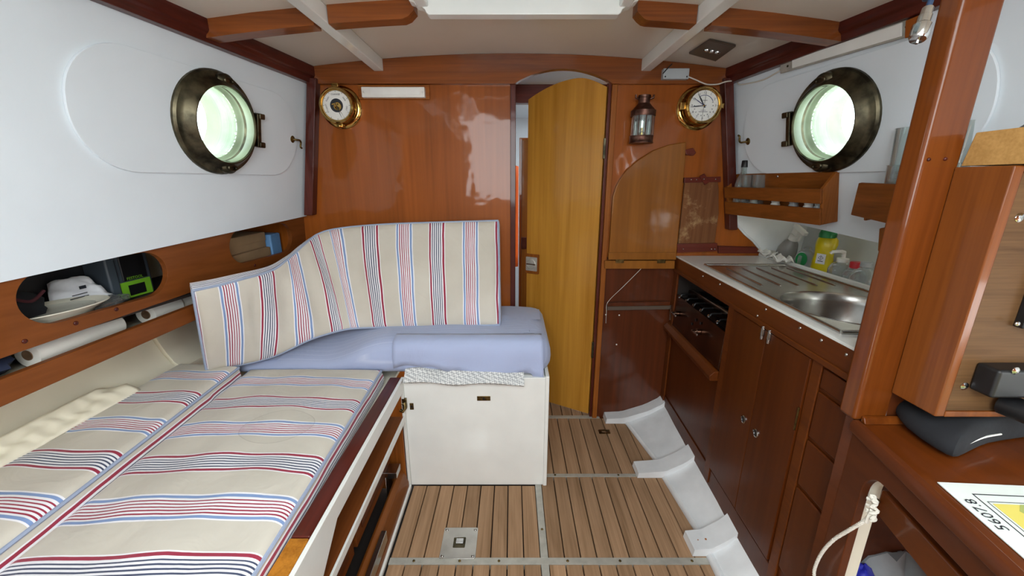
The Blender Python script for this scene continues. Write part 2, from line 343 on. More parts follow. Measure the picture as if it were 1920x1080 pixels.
def obj(name, mb, mat, parent=None, smooth=False, bevel=0, origin=None, seg=2, kind=None, local=False, subsurf=0, solid=0):
    vs = mb.v
    if not local:
        if parent is not None: o0 = wloc(parent)
        elif origin is not None: o0 = Vector(origin)
        else:
            o0 = Vector(((min(v.x for v in vs)+max(v.x for v in vs))/2, (min(v.y for v in vs)+max(v.y for v in vs))/2, min(v.z for v in vs)))
        vs = [v-o0 for v in vs]
    me = bpy.data.meshes.new(name); me.from_pydata([tuple(v) for v in vs], [], mb.f); me.update()
    import bmesh
    bm = bmesh.new(); bm.from_mesh(me); bmesh.ops.recalc_face_normals(bm, faces=bm.faces); bm.to_mesh(me); bm.free()
    if mb.uv is not None:
        ul = me.uv_layers.new(name='UVMap')
        for lp in me.loops: ul.data[lp.index].uv = mb.uv[lp.vertex_index]
    me.materials.append(M[mat] if isinstance(mat, str) else mat)
    o = bpy.data.objects.new(name, me); C.objects.link(o)
    if parent is not None: o.parent = parent
    elif not local: o.location = o0
    if smooth or bevel: me.shade_smooth() if hasattr(me, 'shade_smooth') else [setattr(p, 'use_smooth', True) for p in me.polygons]
    if bevel:
        b = o.modifiers.new('bevel', 'BEVEL'); b.width = bevel; b.segments = seg; b.limit_method = 'ANGLE'; b.angle_limit = math.radians(40); b.harden_normals = True
    elif smooth: me.set_sharp_from_angle(angle=math.radians(50 if smooth is True else smooth))
    if solid: sm = o.modifiers.new('solid', 'SOLIDIFY'); sm.thickness = solid; sm.offset = -1
    if subsurf: ss = o.modifiers.new('sub', 'SUBSURF'); ss.levels = ss.render_levels = subsurf
    if kind: o['kind'] = kind
    return o
def wloc(o):
    v = Vector(o.location)
    while o.parent: o = o.parent; v += Vector(o.location)
    return v
def tag(o, label, cat, group=None, kind=None):
    o['label'] = label; o['category'] = cat
    if group: o['group'] = group
    if kind: o['kind'] = kind
    return o
def thing(name, label, cat, loc, group=None, kind=None):
    o = bpy.data.objects.new(name, None); C.objects.link(o); o.location = loc; o.empty_display_size = .05
    return tag(o, label, cat, group, kind)
def copy_tree(o, parent=None):
    c = o.copy(); C.objects.link(c); c.parent = parent
    for ch in list(o.children): copy_tree(ch, c)
    return c
def arc(cx, cy, r, a0, a1, n): return [(cx+r*math.cos(math.radians(a0+(a1-a0)*i/n)), cy+r*math.sin(math.radians(a0+(a1-a0)*i/n))) for i in range(n+1)]
def rrect(x0, x1, y0, y1, r, n=8):
    return arc(x1-r, y1-r, r, 0, 90, n)+arc(x0+r, y1-r, r, 90, 180, n)+arc(x0+r, y0+r, r, 180, 270, n)+arc(x1-r, y0+r, r, 270, 360, n)
def circ(cx, cy, r, n=40): return [(cx+r*math.cos(2*PI*i/n), cy+r*math.sin(2*PI*i/n)) for i in range(n)]
def text_mb(txt, size, O, X, Y, N, th=.0006, align='CENTER'):
    cu = bpy.data.curves.new('lettering', 'FONT'); cu.body = txt; cu.size = size; cu.align_x = align; cu.align_y = 'CENTER'; cu.resolution_u = 2
    to = bpy.data.objects.new('lettering', cu); C.objects.link(to); dg = bpy.context.evaluated_depsgraph_get()
    me = bpy.data.meshes.new_from_object(to.evaluated_get(dg)); O, X, Y, N = map(Vector, (O, X, Y, N)); mb = MB()
    mb.add([O+X*v.co.x+Y*v.co.y+N*th for v in me.vertices], [tuple(p.vertices) for p in me.polygons])
    bpy.data.objects.remove(to); bpy.data.curves.remove(cu); bpy.data.meshes.remove(me)
    return mb
def screw(parent, p, n, r=.004, mat='chrome', name='screw'):
    return obj(name, MB().lathe([(r, 0), (r, .0008), (r*.7, .0022), (0, .0026)], p, n, 10), mat, parent, smooth=True)
# ================================================================== THE SHELL
AFT = -.72
def V3(x, y, z): return Vector((x, y, z))
# ---- floor: teak planks between metal strips over a sub-floor
fl = obj('floor', MB().box(-1.3, 1.3, AFT, 3.2, -.05, -.022), 'crate', origin=(0, 0, -.05))
tag(fl, 'cabin sole of worn teak planks laid fore and aft', 'floor', kind='structure')
def planks(x0, x1, y0, y1, wdt):
    n = max(1, round((x1-x0)/wdt)); wd = (x1-x0)/n
    mb = MB().box(-wd/2+.0016, wd/2-.0016, -(y1-y0)/2, (y1-y0)/2, -.02, 0)
    base = None
    for i in range(n):
        if base is None: base = o = obj('plank', mb, 'plank', fl, bevel=.0012, local=True, seg=1)
        else: o = base.copy(); C.objects.link(o)
        o.location = Vector((x0+wd*(i+.5), (y0+y1)/2, random.uniform(-.0006, .0006))) - fl.location
ALW = .011
YS1, YS2, YS3 = .937, 1.300, 1.698
planks(-.375, .088, YS1+ALW, 1.246, .0515); planks(.112, .665, YS1+ALW, YS2-ALW*.7, .0515)
planks(.112, .60, YS2+ALW*.7, YS3-ALW, .0515)
planks(-.375, .088, .45, YS1-ALW, .0515); planks(.112, .72, .45, YS1-ALW, .0515)
planks(.0, .45, YS3+ALW, 2.2, .0515)
def strip(x0, x1, y0, y1, scr):
    o = obj('metal_strip', MB().box(x0, x1, y0, y1, -.02, .0015), 'alu', fl, bevel=.0005)
    for p in scr: screw(o, Vector((p[0], p[1], .0015)), (0, 0, 1), .0042, 'brassdull')
    return o
strip(-.375, .640, YS1-ALW, YS1+ALW, [(x, YS1) for x in (-.30, -.16, -.04, .17, .33, .55)])
strip(.112, .50, YS2-ALW*.7, YS2+ALW*.7, [(.17, YS2), (.42, YS2)])
strip(.05, .43, YS3-ALW, YS3+ALW, [])
strip(.0885, .1115, YS1+ALW, 1.249, [(.1, 1.05)]); strip(.0885, .1115, .45, YS1-ALW, [])
lift = thing('floor_latch', 'square steel lifting latch plate let into the planks', 'latch', PZ(860, 1020, .0))
q = [PZ(837, 991, .001), PZ(896, 990, .001), PZ(890, 1048, .001), PZ(822, 1048, .001)]
cx = sum((p.x for p in q))/4; cy = sum((p.y for p in q))/4
obj('plate', MB().prism([V3(*p, .0005) for p in rrect(cx-.056, cx+.056, cy-.056, cy+.056, .005, 3)], (0, 0, .003), [[V3(cx+a, cy+b, .0005) for a, b in rrect(-.019, .019, -.019, .019, .003, 2)]]), 'steel', lift, bevel=.0006)
obj('recess', MB().box(cx-.019, cx+.019, cy-.019, cy+.019, -.0195, .0008), 'bronze', lift)
obj('pull', MB().box(cx-.012, cx+.012, cy-.002, cy+.016, .001, .003), 'chrome', lift, bevel=.001)
for a in (-1, 1):
    for b in (-1, 1): screw(lift, V3(cx+a*.047, cy+b*.047, .0035), (0, 0, 1), .005, 'steel')
p = PZ(1133, 810, 0); tag(obj('floor_catch', MB().prism([V3(p.x+a, p.y+b, 0.0003) for a, b in rrect(-.026, .026, -.014, .014, .003, 2)], (0, 0, .003), [[V3(p.x+a, p.y+b, .0003) for a, b in rrect(-.012, .012, -.007, .007, .002, 2)]]), 'brassdull'), 'small dark brass catch plate in the planks near the doorway', 'catch')
# ---- white bilge and frames on the right of the floor
Ledge = [PZ(a, b, .004) for a, b in ((1150, 775), (1178, 795), (1230, 862), (1245, 893), (1315, 1005), (1330, 1040), (1352, 1085), (1400, 1200))]
gx = lambda y: GF.x(y, 0)
bil = []
for p in Ledge:
    y = min(p.y, D-.002); x1 = gx(y)+.03
    bil.append([V3(p.x-.012, y, .002), V3(p.x, y, .014), V3(p.x+.01, y, .012), V3(p.x+(x1-p.x)*.5, y, .05), V3(p.x+(x1-p.x)*.8, y, .088), V3(x1, y, .135)])
bg = obj('wall_right_bilge', MB().grid(bil), 'hullwhite', smooth=True, solid=.004)
tag(bg, 'white painted turn of the hull below the galley cabinet', 'wall', kind='structure')
def hull_z(x, y):
    ls = sorted(Ledge, key=lambda p: p.y); k = 0
    while k < len(ls)-2 and ls[k+1].y < y: k += 1
    a, b = ls[k], ls[k+1]; t = max(0, min(1, (y-a.y)/(b.y-a.y))); px = a.x+(b.x-a.x)*t; x1 = gx(y)+.03; f = (x-px)/(x1-px)
    pts = [(-1, 0), (0, .012), (.5, .05), (.8, .088), (1, .135)]
    for (fa, za), (fb, zb) in zip(pts, pts[1:]):
        if f <= fb: return max(0, za+(zb-za)*(f-fa)/(fb-fa))
    return .135
def frame(xl, y0, y1, zt, lab):
    xr = gx(y0)+.004; ym = (y0+y1)/2; top = []
    for i in range(13):
        x = xl+.004+(xr-xl-.004)*i/12; top.append((x, max(zt, hull_z(x, ym)+.020)))
    pts = [(xl, .0018)]+top+[(xr, .0018)]
    o = obj('hull_frame', MB().prism([V3(a, y0, b) for a, b in pts], (0, y1-y0, 0)), 'hullwhite', bevel=.002)
    return tag(o, lab, 'hull frame', 'white hull frames at the edge of the floor', 'structure')
frame(.448, 1.640, 1.698, .022, 'white painted hull frame against the front bulkhead')
frame(.490, 1.284, 1.352, .022, 'white painted hull frame beside the middle metal strip')
f3 = frame(.558, .952, 1.022, .024, 'rust stained white hull frame nearest the camera')
for px, py, r in ((1325, 1015, .006), (1312, 1003, .003), (1376, 1000, .003)):
    pp = PY(px, py, .98); 
    obj('rust_spot', MB().lathe([(r, -.004), (r*.6, .0012), (0, .0016)], V3(pp.x, .985, max(.024, hull_z(pp.x, .987)+.020)-.0002), (0, 0, 1), 10), 'rust', f3, smooth=True)
# ---- front bulkhead
DX0, DX1 = .015, .385
wf = obj('wall_front', MB().prism([V3(a, D, b) for a, b in ((-1.42, -.02), (DX0-.012, -.02), (DX0-.012, 1.56), (-.84, 1.56), (-.89, 1.04), (-1.42, 1.04))], (0, .02, 0)), 'bulk', origin=(0, D, 0))
tag(wf, 'varnished mahogany bulkhead behind the settee', 'wall', kind='structure')
wr = obj('panel', MB().prism([V3(a, D, b) for a, b in ((DX1+.022, .80), (1.40, .80), (1.40, 1.04), (.98, 1.04), (.90, 1.56), (DX1+.022, 1.56))], (0, .02, 0)), 'bulk', wf)
wr2 = obj('panel', MB().box(DX1+.022, 1.40, D, D+.02, -.02, .80), 'bulk_dark', wf)
zc = lambda x: 1.593-.075*x*x
def header():
    top = [(-.86+1.78*i/20, zc(-.86+1.78*i/20)-.001) for i in range(21)]
    zb = 1.487; ar = []
    for i in range(17):
        t = i/16; x = DX0-.005+(DX1+.012-DX0)*t; e = math.sin(PI*t); ar.append((x, zb+.052*e**.8))
    bot = [(-.86, zb)]+ar+[(.92, zb)]
    return MB().prism([V3(a, D-.022, b) for a, b in bot+top[::-1]], (0, .030, 0))
tag(obj('trim_1', header(), 'header', bevel=.003), 'curved wooden header beam with an arch over the doorway', 'beam', kind='structure')
# jambs
jl = tag(obj('trim_2', MB().box(DX0-.022, DX0, D-.012, D+.03, 0, 1.487), 'darkz', bevel=.002), 'narrow wooden door jamb on the settee side', 'door jamb', kind='structure')
jr = tag(obj('trim_3', MB().box(DX1+.008, DX1+.03, D-.014, D+.03, 0, 1.487), 'teakz', bevel=.003), 'narrow wooden door jamb on the lantern side', 'door jamb', kind='structure')
tag(obj('trim_17', MB().box(DX1-.004, DX1+.008, D-.002, D+.03, 0, 1.52), 'darkz', bevel=.002), 'dark rebate strip at the hinge side of the doorway', 'door jamb', kind='structure')
# corner posts
def cpost(name, a, b, wd, lab):
    a, b = Vector(a), Vector(b); X = Vector((wd/2, 0, 0)); Y = Vector((0, .02, 0))
    mb = MB().hexa([b-X-Y, b+X-Y, b+X+Y, b-X+Y], [a-X-Y, a+X-Y, a+X+Y, a-X+Y])
    return tag(obj(name, mb, 'darkz', bevel=.003), lab, 'post', kind='structure')
cpost('trim_4', PY(588, 148, D-.02), PY(582, 403, D-.02), .036, 'dark corner post beside the barometer')
cpost('trim_5', PY(1362, 148, D-.02), PY(1371, 430, D-.02), .036, 'dark corner post beside the brass clock')
# ---- cabin sides
def wline(pl, a, b, y, off=0):
    A, B = pl.px(*a, off), pl.px(*b, off); t = (y-A.y)/(B.y-A.y); return A+(B-A)*t
def plate(pl, pts3, holes, th, off=0):
    P2 = [pl.at(*pl.uvp(p), off) for p in pts3]; H = [[pl.at(u, v, off) for u, v in h] for h in holes]
    return MB().prism(P2, -pl.N*th, H)
def cabin_side(pl, name, side, la, lb, pc, pr, panel, labs):
    c = pl.uv(*pc); r = pr*(pl.px(*pc)-EYE).dot(Vector((0, cT, -sT)))/F
    hole = circ(c[0], c[1], r*.74)
    pts = [wline(pl, la, lb, D), wline(pl, la, lb, AFT), V3(pl.x(AFT, 1.56), AFT, 1.56), V3(pl.x(D, 1.56), D, 1.56)]
    wl = obj(name, plate(pl, pts, [hole], .010), 'white', origin=(pts[0].x, .5, 1.0)); tag(wl, labs[0], 'wall', kind='structure')
    # deadlight panel
    u = [pl.uv(*q) for q in panel]; u0, u1 = min(u[0][0], u[1][0]), max(u[0][0], u[1][0]); v0, v1 = min(u[2][1], u[3][1]), max(u[2][1], u[3][1])
    ro = rrect(u0, u1, v0, v1, (v1-v0)*.48, 14)
    pan = obj('inset_panel', MB().prism([pl.at(a, b, .0005) for a, b in ro], pl.N*.0068, [[pl.at(a, b, .0005) for a, b in hole]]), 'white', wl, bevel=.0015)
    # porthole
    o = pl.at(c[0], c[1], .0)
    wn = thing('window_1' if side < 0 else 'window_2', labs[1], 'porthole', o, kind='structure')
    N = pl.N
    obj('bronze_ring', MB().lathe([(r, .006), (r, .014), (r*.97, .020), (r*.90, .022), (r*.86, .027), (r*.80, .040), (r*.755, .046), (r*.735, .046), (r*.725, .040), (r*.725, .006)], o, N, 56, closed=True), 'bronze', wn, smooth=35)
    obj('port_tube', MB().lathe([(r*.725, .04), (r*.715, .02), (r*.73, .012), (r*.73, -.005), (r*.70, -.012), (r*.70, -.03), (r*.715, -.034), (r*.715, -.125), (r*.74, -.125), (r*.738, .04)], o, N, 56, closed=True), 'tube', wn, smooth=35)
    obj('glass', MB().lathe([(r*.700, -.020), (r*.700, -.016)], o, N, 48), 'pane', wn)
    # two dog lugs and the hinge
    for sgn in (1, -1):
        base = o + pl.V*(r*.84*sgn) + N*.031 + pl.U*(.012)
        lg = obj('dog_lug', MB().lathe([(.019, -.012), (.019, .000), (.015, .006), (.010, .008), (0, .009)], base, N, 20, sx=1.5), 'bronze', wn, smooth=40)
        obj('dog_eye', MB().tube([base+pl.U*.014*math.cos(a)+pl.V*.008*math.sin(a)+N*.010 for a in [2*PI*i/16 for i in range(16)]], .0035, 6, closed=True), 'bronze', lg, smooth=True)
    hz = o + pl.U*(r*1.02)
    h = obj('hinge', MB().obox(hz+N*.016, pl.U*.008, pl.V*.052, N*.010), 'bronze', wn, bevel=.003)
    for sgn in (1, -1): obj('hinge_knuckle', MB().obox(hz+pl.U*.010+pl.V*(.045*sgn)+N*.018, pl.U*.012, pl.V*.009, N*.012), 'bronze', h, bevel=.003)
    return wl
wl = cabin_side(WL, 'wall_left', -1, (575, 405), (0, 530), (403, 231), 92, [(118, 190), (553, 245), (380, 325), (300, 106)],
   ('white painted cabin side above the berth', 'bronze porthole in the white cabin side above the berth'))
wrt = cabin_side(WR, 'wall_right', 1, (1378, 393), (1646, 455), (1565, 228), 91, [(1876, 160), (1398, 250), (1560, 323), (1600, 108)],
   ('white painted cabin side above the galley', 'bronze porthole in the white cabin side above the galley'))
# ---- locker fascia under the left cabin side
FL = Plane(-.879-.012, .977, .05, -.12, -1)
ft = [wline(FL, (575, 405), (0, 530), y)+V3(0, 0, .03) for y in (D, AFT)]; fb = [wline(FL, (353, 550), (0, 673), y) for y in (AFT, D)]
def stadium(l, rgt, top, bot):
    u0, u1 = FL.uv(*l)[0], FL.uv(*rgt)[0]; v1, v0 = FL.uv(*top)[1], FL.uv(*bot)[1]
    return rrect(u0, u1, v0, v1, (v1-v0)*.499, 10)
fas = obj('wall_left_fascia', plate(FL, [ft[0], ft[1], fb[0], fb[1]], [stadium((32, 570), (313, 503), (170, 490), (170, 588)), stadium((430, 462), (547, 440), (490, 424), (490, 485))], .016), 'fascia', bevel=.002)
tag(fas, 'long wooden locker fascia with two oval cut-outs under the cabin side', 'fascia', kind='structure')
for px, py in ((46, 640), (142, 606), (218, 580), (478, 497)): screw(fas, FL.px(px, py), FL.N, .005, 'dark', 'wood_plug')
sa = [wline(FL, (357, 575), (0, 713), y) for y in (D, AFT)]; sb = [wline(FL, (358, 605), (0, 765), y) for y in (AFT, D)]
slat = obj('trim_6', plate(FL, [sa[0], sa[1], sb[0], sb[1]], [], .018), 'fascia', bevel=.003)
tag(slat, 'wooden fiddle rail of the shelf above the left mattress', 'rail', kind='structure')
ZS = sb[1].z
# hull on the left, shelves behind the fascia
hx = lambda z: -1.150-.26*(z-.5)**.6 if z > .5 else -1.150
hp = [[V3(hx(z), y, z) for z in (.30, .40, .50, .52, .56, .62, .70, .80, .92, 1.05)] for y in (AFT, 0, .5, 1.0, 1.4, D)]
hl = obj('wall_left_hull', MB().grid(hp), 'cream', smooth=True, solid=.01); tag(hl, 'cream painted hull side behind the berth', 'wall', kind='structure')
ry = 1.235
obj('hull_rib', MB().grid([[V3(hx(z)+d, y, z) for z in (.30, .40, .50, .52, .56, .62, .70)] for y, d in ((ry-.002, .0), (ry, .014), (D, .014))]), 'cream', hl, smooth=30, solid=.004)
tag(obj('lower_shelf', MB().prism([V3(FL.x(AFT, .7)-.02, AFT, ZS-.035), V3(FL.x(D, .7)-.02, D, ZS-.035), V3(-1.30, D, ZS-.035), V3(-1.36, AFT, ZS-.035)], (0, 0, .012)), 'cream'), 'cream painted shelf behind the fiddle rail', 'shelf', kind='structure')
ZU = min(wline(FL, (353, 550), (0, 673), y).z for y in (.6, 1.0, 1.5))+.006
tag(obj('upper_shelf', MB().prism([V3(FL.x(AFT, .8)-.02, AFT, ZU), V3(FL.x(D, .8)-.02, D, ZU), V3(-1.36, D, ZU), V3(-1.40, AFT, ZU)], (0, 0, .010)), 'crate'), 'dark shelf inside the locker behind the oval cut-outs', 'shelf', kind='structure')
tag(obj('side_deck', MB().prism([V3(FL.x(AFT, 1)-.0, AFT, 1.025), V3(FL.x(D, 1)-.0, D, 1.025), V3(-1.45, D, 1.025), V3(-1.45, AFT, 1.025)], (0, 0, .02)), 'cream'), 'underside of the side deck over the left locker', 'ceiling', kind='structure')
# ---- deckhead with hatch and companionway openings
HX0, HX1, HY0, HY1 = -.215, .275, .44, 1.165
xs = [-1.05, -.85, -.7, -.5, -.42, -.35, HX0, -.1, .03, .15, HX1, .38, .42, .5, .7, .85, 1.05]; ys = [AFT, -.70, .12, HY0, .8, HY1, 1.4, D+.02]
vs = [V3(x, y, zc(x)) for y in ys for x in xs]; nx = len(xs); fs = []
for j in range(len(ys)-1):
    for i in range(nx-1):
        mx, my = (xs[i]+xs[i+1])/2, (ys[j]+ys[j+1])/2
        if (HX0 < mx < HX1 and HY0 < my < HY1) or (-.42 < mx < .42 and -.70 < my < .12): continue
        fs.append((j*nx+i, j*nx+i+1, (j+1)*nx+i+1, (j+1)*nx+i))
ce = obj('ceiling', MB().add(vs, fs), 'ceil', smooth=True, origin=(0, 0, 1.59)); tag(ce, 'cambered glossy off-white deckhead', 'ceiling', kind='structure')
obj('deck', MB().add([v+V3(0, 0, .03) for v in vs], fs), 'gloss', ce)
# carlins
for i, (x0, x1) in enumerate(((-.532, -.496), (.498, .536))):
    tag(obj(f'trim_{7+i}', MB().hexa([(x0, AFT, 1.531), (x1, AFT, 1.531), (x1, D-.02, 1.531), (x0, D-.02, 1.531)], [(x0, AFT, zc(x0)), (x1, AFT, zc(x1)), (x1, D-.02, zc(x1)), (x0, D-.02, zc(x0))]), 'gloss', bevel=.003),
        'white fore-and-aft deck beam above the ' + ('settee' if i == 0 else 'clock'), 'beam', kind='structure')
# half beams
def hbeam(x0, x1, lab, rnd=None):
    n = 14; y0, y1 = 1.205, 1.25
    top = []; bot = []
    for i in range(n+1):
        x = x0+(x1-x0)*i/n; e = 0
        d = abs(x-(x1 if rnd == 1 else x0)) if rnd is not None else 9
        if d < .03: e = .020*(1-d/.03)**1.6
        top.append((x, zc(x))); bot.append((x, zc(x)-.045+e))
    return tag(obj('deck_beam', MB().prism([V3(a, y0, b) for a, b in bot+top[::-1]], (0, y1-y0, 0)), 'header', bevel=.004), lab, 'beam', 'wooden half beams under the deckhead', 'structure')
hbeam(-.86, -.534, 'wooden half beam from the left cabin side to the white beam')
hbeam(-.494, -.262, 'wooden half beam with rounded end left of the hatch', 1)
hbeam(.335, .496, 'wooden half beam with rounded end right of the hatch', 0)
hbeam(.538, .925, 'wooden half beam from the white beam to the right cabin side')
# side trims under the deckhead
def strim(name, pl, sg, lab):
    sec = [(0, 0), (.026, 0), (.030, .018), (.036, .022), (.040, .028), (.040, .060), (0, .085)]
    zb = 1.487
    L = []
    for y in (AFT, D-.002): L.append([V3(pl.x(y, zb)+sg*(.0+a), y, zb+b) for a, b in sec])
    mb = MB(); n = len(sec); mb.add(L[0]+L[1], [tuple(range(n)), tuple(range(2*n-1, n-1, -1))]+[(i, (i+1) % n, n+(i+1) % n, n+i) for i in range(n)])
    return tag(obj(name, mb, 'dark', bevel=.003), lab, 'trim', kind='structure')
strim('trim_9', WL, 1, 'dark moulded trim between left cabin side and deckhead')
strim('trim_10', WR, -1, 'dark moulded trim between right cabin side and deckhead')
# hatch coaming (white, moulded ends)
def ogee(x0, x1, zb, zt, wdt):
    L = [(x0, zb), (x0-.006, zb+.004), (x0-.010, zb+.012), (x0-.020, zb+.019), (x0-.034, zb+.021), (x0-.036, zb+.027), (x0-wdt, zb+.031), (x0-wdt, zt)]
    R = [(2*((x0+x1)/2)-a, b) for a, b in L][::-1]
    return L+R
tag(obj('trim_11', MB().prism([V3(a, HY1-.004, b) for a, b in ogee(HX0, HX1, 1.536, 1.72, .05)], (0, .034, 0)), 'gloss', bevel=.003), 'glossy white moulded coaming at the front of the deck hatch', 'hatch coaming', kind='structure')
for i, (x0, x1) in enumerate(((HX0-.03, HX0), (HX1, HX1+.03))):
    tag(obj(f'trim_{12+i}', MB().box(x0, x1, HY0, HY1, 1.553, 1.72), 'gloss', bevel=.004), 'white side coaming of the deck hatch, ' + ('left' if i == 0 else 'right'), 'hatch coaming', kind='structure')
hl_ = thing('hatch_lid', 'smoked acrylic lid closing the deck hatch overhead', 'hatch', V3(.03, .8, 1.72), kind='structure')  # unseen tinted lid, added to dim the sky light from the hatch
obj('acrylic', MB().box(HX0-.005, HX1+.005, HY0-.01, HY1+.0, 1.7205, 1.728), 'smoke', hl_)
obj('lid_frame', MB().prism([V3(a, b, 1.7205) for a, b in ((HX0-.04, HY0-.04), (HX1+.04, HY0-.04), (HX1+.04, HY1+.04), (HX0-.04, HY1+.04))], (0, 0, .02), [[V3(a, b, 1.7205) for a, b in ((HX0-.005, HY0-.01), (HX1+.005, HY0-.01), (HX1+.005, HY1), (HX0-.005, HY1))]]), 'teaky', hl_)
tag(obj('trim_18', MB().box(HX0-.03, HX1+.03, HY0-.03, HY0-.001, 1.553, 1.72), 'gloss', bevel=.004), 'white coaming at the back of the deck hatch', 'hatch coaming', kind='structure')
# aft bulkhead with companionway, behind the camera
for i, b in enumerate(((-1.15, -.42, 0, 1.6), (.48, 1.15, 0, 1.6), (-.42, .48, 0, .95), (-1.45, -1.15, 0, 1.04), (1.15, 1.45, 0, 1.04))):
    o = obj('wall_back' if i == 0 else 'wall_panel', MB().box(b[0], b[1], AFT-.02, AFT, b[2], b[3]), 'bulk', wb if i else None)
    if i == 0: wb = o; tag(o, 'mahogany bulkhead around the companionway behind the camera', 'wall', kind='structure')
# ---- recess behind the galley
rh = obj('wall_right_hull', MB().grid([[V3(x, y, z) for x, z in ((1.10, .70), (1.24, .76), (1.27, .83), (1.28, .92), (1.27, 1.02))] for y in (.2, .9, 1.4, D)]), 'recess', smooth=True, solid=.01)
tag(rh, 'white hull lining in the recess behind the galley sink', 'wall', kind='structure')
ed = [(1374, 392), (1376, 408), (1384, 424), (1396, 438), (1412, 452), (1424, 466), (1430, 482)]
epts = [PY(a, b, D-.004) for a, b in ed]
obj('recess_end', MB().prism(epts+[V3(1.30, D-.004, .70), V3(1.30, D-.004, 1.03)], (0, .003, 0)), 'recess', rh)
tag(obj('trim_14', MB().tube([PY(a, b, D-.006) for a, b in ed], .005, 6), 'hullwhite', smooth=True), 'white filler bead along the curved edge of the galley recess', 'trim', kind='structure')
tag(obj('side_deck', MB().prism([V3(WR.x(AFT, 1)+.012, AFT, 1.03), V3(WR.x(D, 1)+.012, D, 1.03), V3(1.45, D, 1.03), V3(1.45, AFT, 1.03)], (0, 0, .02)), 'cream'), 'underside of the side deck over the galley recess', 'ceiling', kind='structure')
# ---- fore cabin seen through the doorway
FCZ = PY(968, 158, 2.0).z
fw = obj('wall_fore_cabin', MB().box(-.7, 1.1, 3.0, 3.02, 0, 1.6), 'white', origin=(0, 3, 0)); tag(fw, 'white end wall of the fore cabin beyond the doorway', 'wall', kind='structure')
obj('side_panel', MB().box(-.72, -.70, D+.02, 3.02, 0, 1.6), 'white', fw); obj('side_panel', MB().box(1.10, 1.12, D+.02, 3.02, 0, 1.6), 'white', fw)
obj('deckhead_panel', MB().box(-.7, 1.1, D+.02, 2.10, FCZ, FCZ+.02).box(-.7, 1.1, 2.70, 3.0, FCZ, FCZ+.02).box(-.7, .35, 2.10, 2.70, FCZ, FCZ+.02).box(1.0, 1.1, 2.10, 2.70, FCZ, FCZ+.02), 'white', fw)  # gap in these panels is added to let sky light in
p0, p1 = PY(968, 158, 2.0), PY(1045, 193, 2.0)
tag(obj('fore_beam', MB().box(-.6, 1.0, 2.0, 2.05, p1.z, p0.z), 'darkx', bevel=.003), 'dark beam across the fore cabin beyond the doorway', 'beam', kind='structure')
p0 = PY(974, 258, 2.35)
lk = thing('fore_locker', 'brown wooden locker front inside the fore cabin', 'locker', V3(p0.x+.1, 2.4, 0))
obj('door', MB().box(p0.x+.014, p0.x+.30, 2.352, 2.36, .05, p0.z-.012), 'leaf', lk, bevel=.003); obj('frame', MB().box(p0.x, p0.x+.32, 2.36, 2.40, 0, p0.z), 'bulk', lk, bevel=.002)
p0 = PY(966, 312, 1.9); p1 = PY(966, 500, 1.9)
oc = MB().grid([[V3(p0.x-.16+.172*i/12, 1.9+.01*math.sin(i*1.7), p0.z+(p1.z-p0.z)*j/8+(.05*abs(12-i)/12 if j == 0 else 0)) for j in range(9)] for i in range(13)])
tag(obj('orange_oilskin', oc, 'orange', smooth=True, solid=.006), 'bright orange oilskin hanging just inside the doorway', 'jacket')
# ================================================================== BERTH ON THE LEFT
BX = -.388
bt = thing('berth_base', 'wooden berth front with white edge board, open shelf and drawers', 'berth', (BX-.2, .9, 0))
Y0, Y1 = .10, 1.262
obj('top_rail', MB().box(-.432, -.394, .610, Y1-.006, .43, .452), 'dark', bt, bevel=.004)
obj('end_block', MB().box(-.432, -.394, Y0, .608, .36, .452), 'endgrain', bt, bevel=.003)
obj('edge_board', MB().prism([V3(BX-.006, Y, z) for Y, z in ((Y1, .450), (Y1, .0), (Y1-.022, .0), (Y1-.022, .404), (.70, .404), (.60, .33), (Y0, .30), (Y0, .450))], (.010, 0, 0)), 'gloss', bt, bevel=.0015)
obj('shelf_back', MB().box(-.50, -.49, Y0, Y1-.02, .29, .43), 'berthwood', bt)
obj('shelf_board', MB().box(-.49, BX-.002, Y0, Y1-.023, .292, .304), 'berthwood', bt, bevel=.001)
obj('shelf_lip', MB().box(BX-.002, BX+.004, Y0, Y1-.024, .286, .308), 'gloss', bt, bevel=.001)
obj('carcass', MB().box(-1.07, -.502, Y0, Y1, .0, .40), 'berthwood', bt)
obj('mattress_board', MB().box(-1.08, -.44, Y0, Y1+.42, .400, .412), 'cream', bt)
obj('end_panel', MB().box(-.50, BX-.008, Y1-.030, Y1-.023, .0, .29), 'teakz', bt)
for i, (a, b) in enumerate(((.90, 1.225), (.55, .88), (.20, .53))):
    dr = obj('drawer_front', MB().box(-.462, -.448, a, b, .095, .270), 'berthwood', bt, bevel=.003)
    obj('drawer_panel', MB().box(-.448, -.444, a+.04, b-.04, .125, .24), 'bulk_dark', dr, bevel=.002)
p = PX(735, 885, -.43)
obj('drawer_latch', MB().box(-.446, -.405, p.y-.028, p.y+.022, p.z-.005, p.z+.018).box(-.446, -.443, p.y-.03, p.y+.03, p.z-.09, p.z), 'steel', bt, bevel=.002)
obj('bottom_fiddle', MB().prism([V3(BX-a, Y0, z) for a, z in ((.0, 0), (.0, .03), (.014, .075), (.030, .085), (.038, .08), (.038, 0))], (0, Y1-.03-Y0, 0)), 'teaky', bt, bevel=.002)
obj('floor_edge', MB().box(BX, BX+.008, Y0, Y1-.024, -.002, .012), 'gloss', bt, bevel=.001)
a, b = PX(722, 988, BX), PX(700, 1075, BX)
obj('metal_plate', MB().box(BX-.012, BX+.004, b.y-.03, a.y, .05, .088), 'steel', bt, bevel=.002)
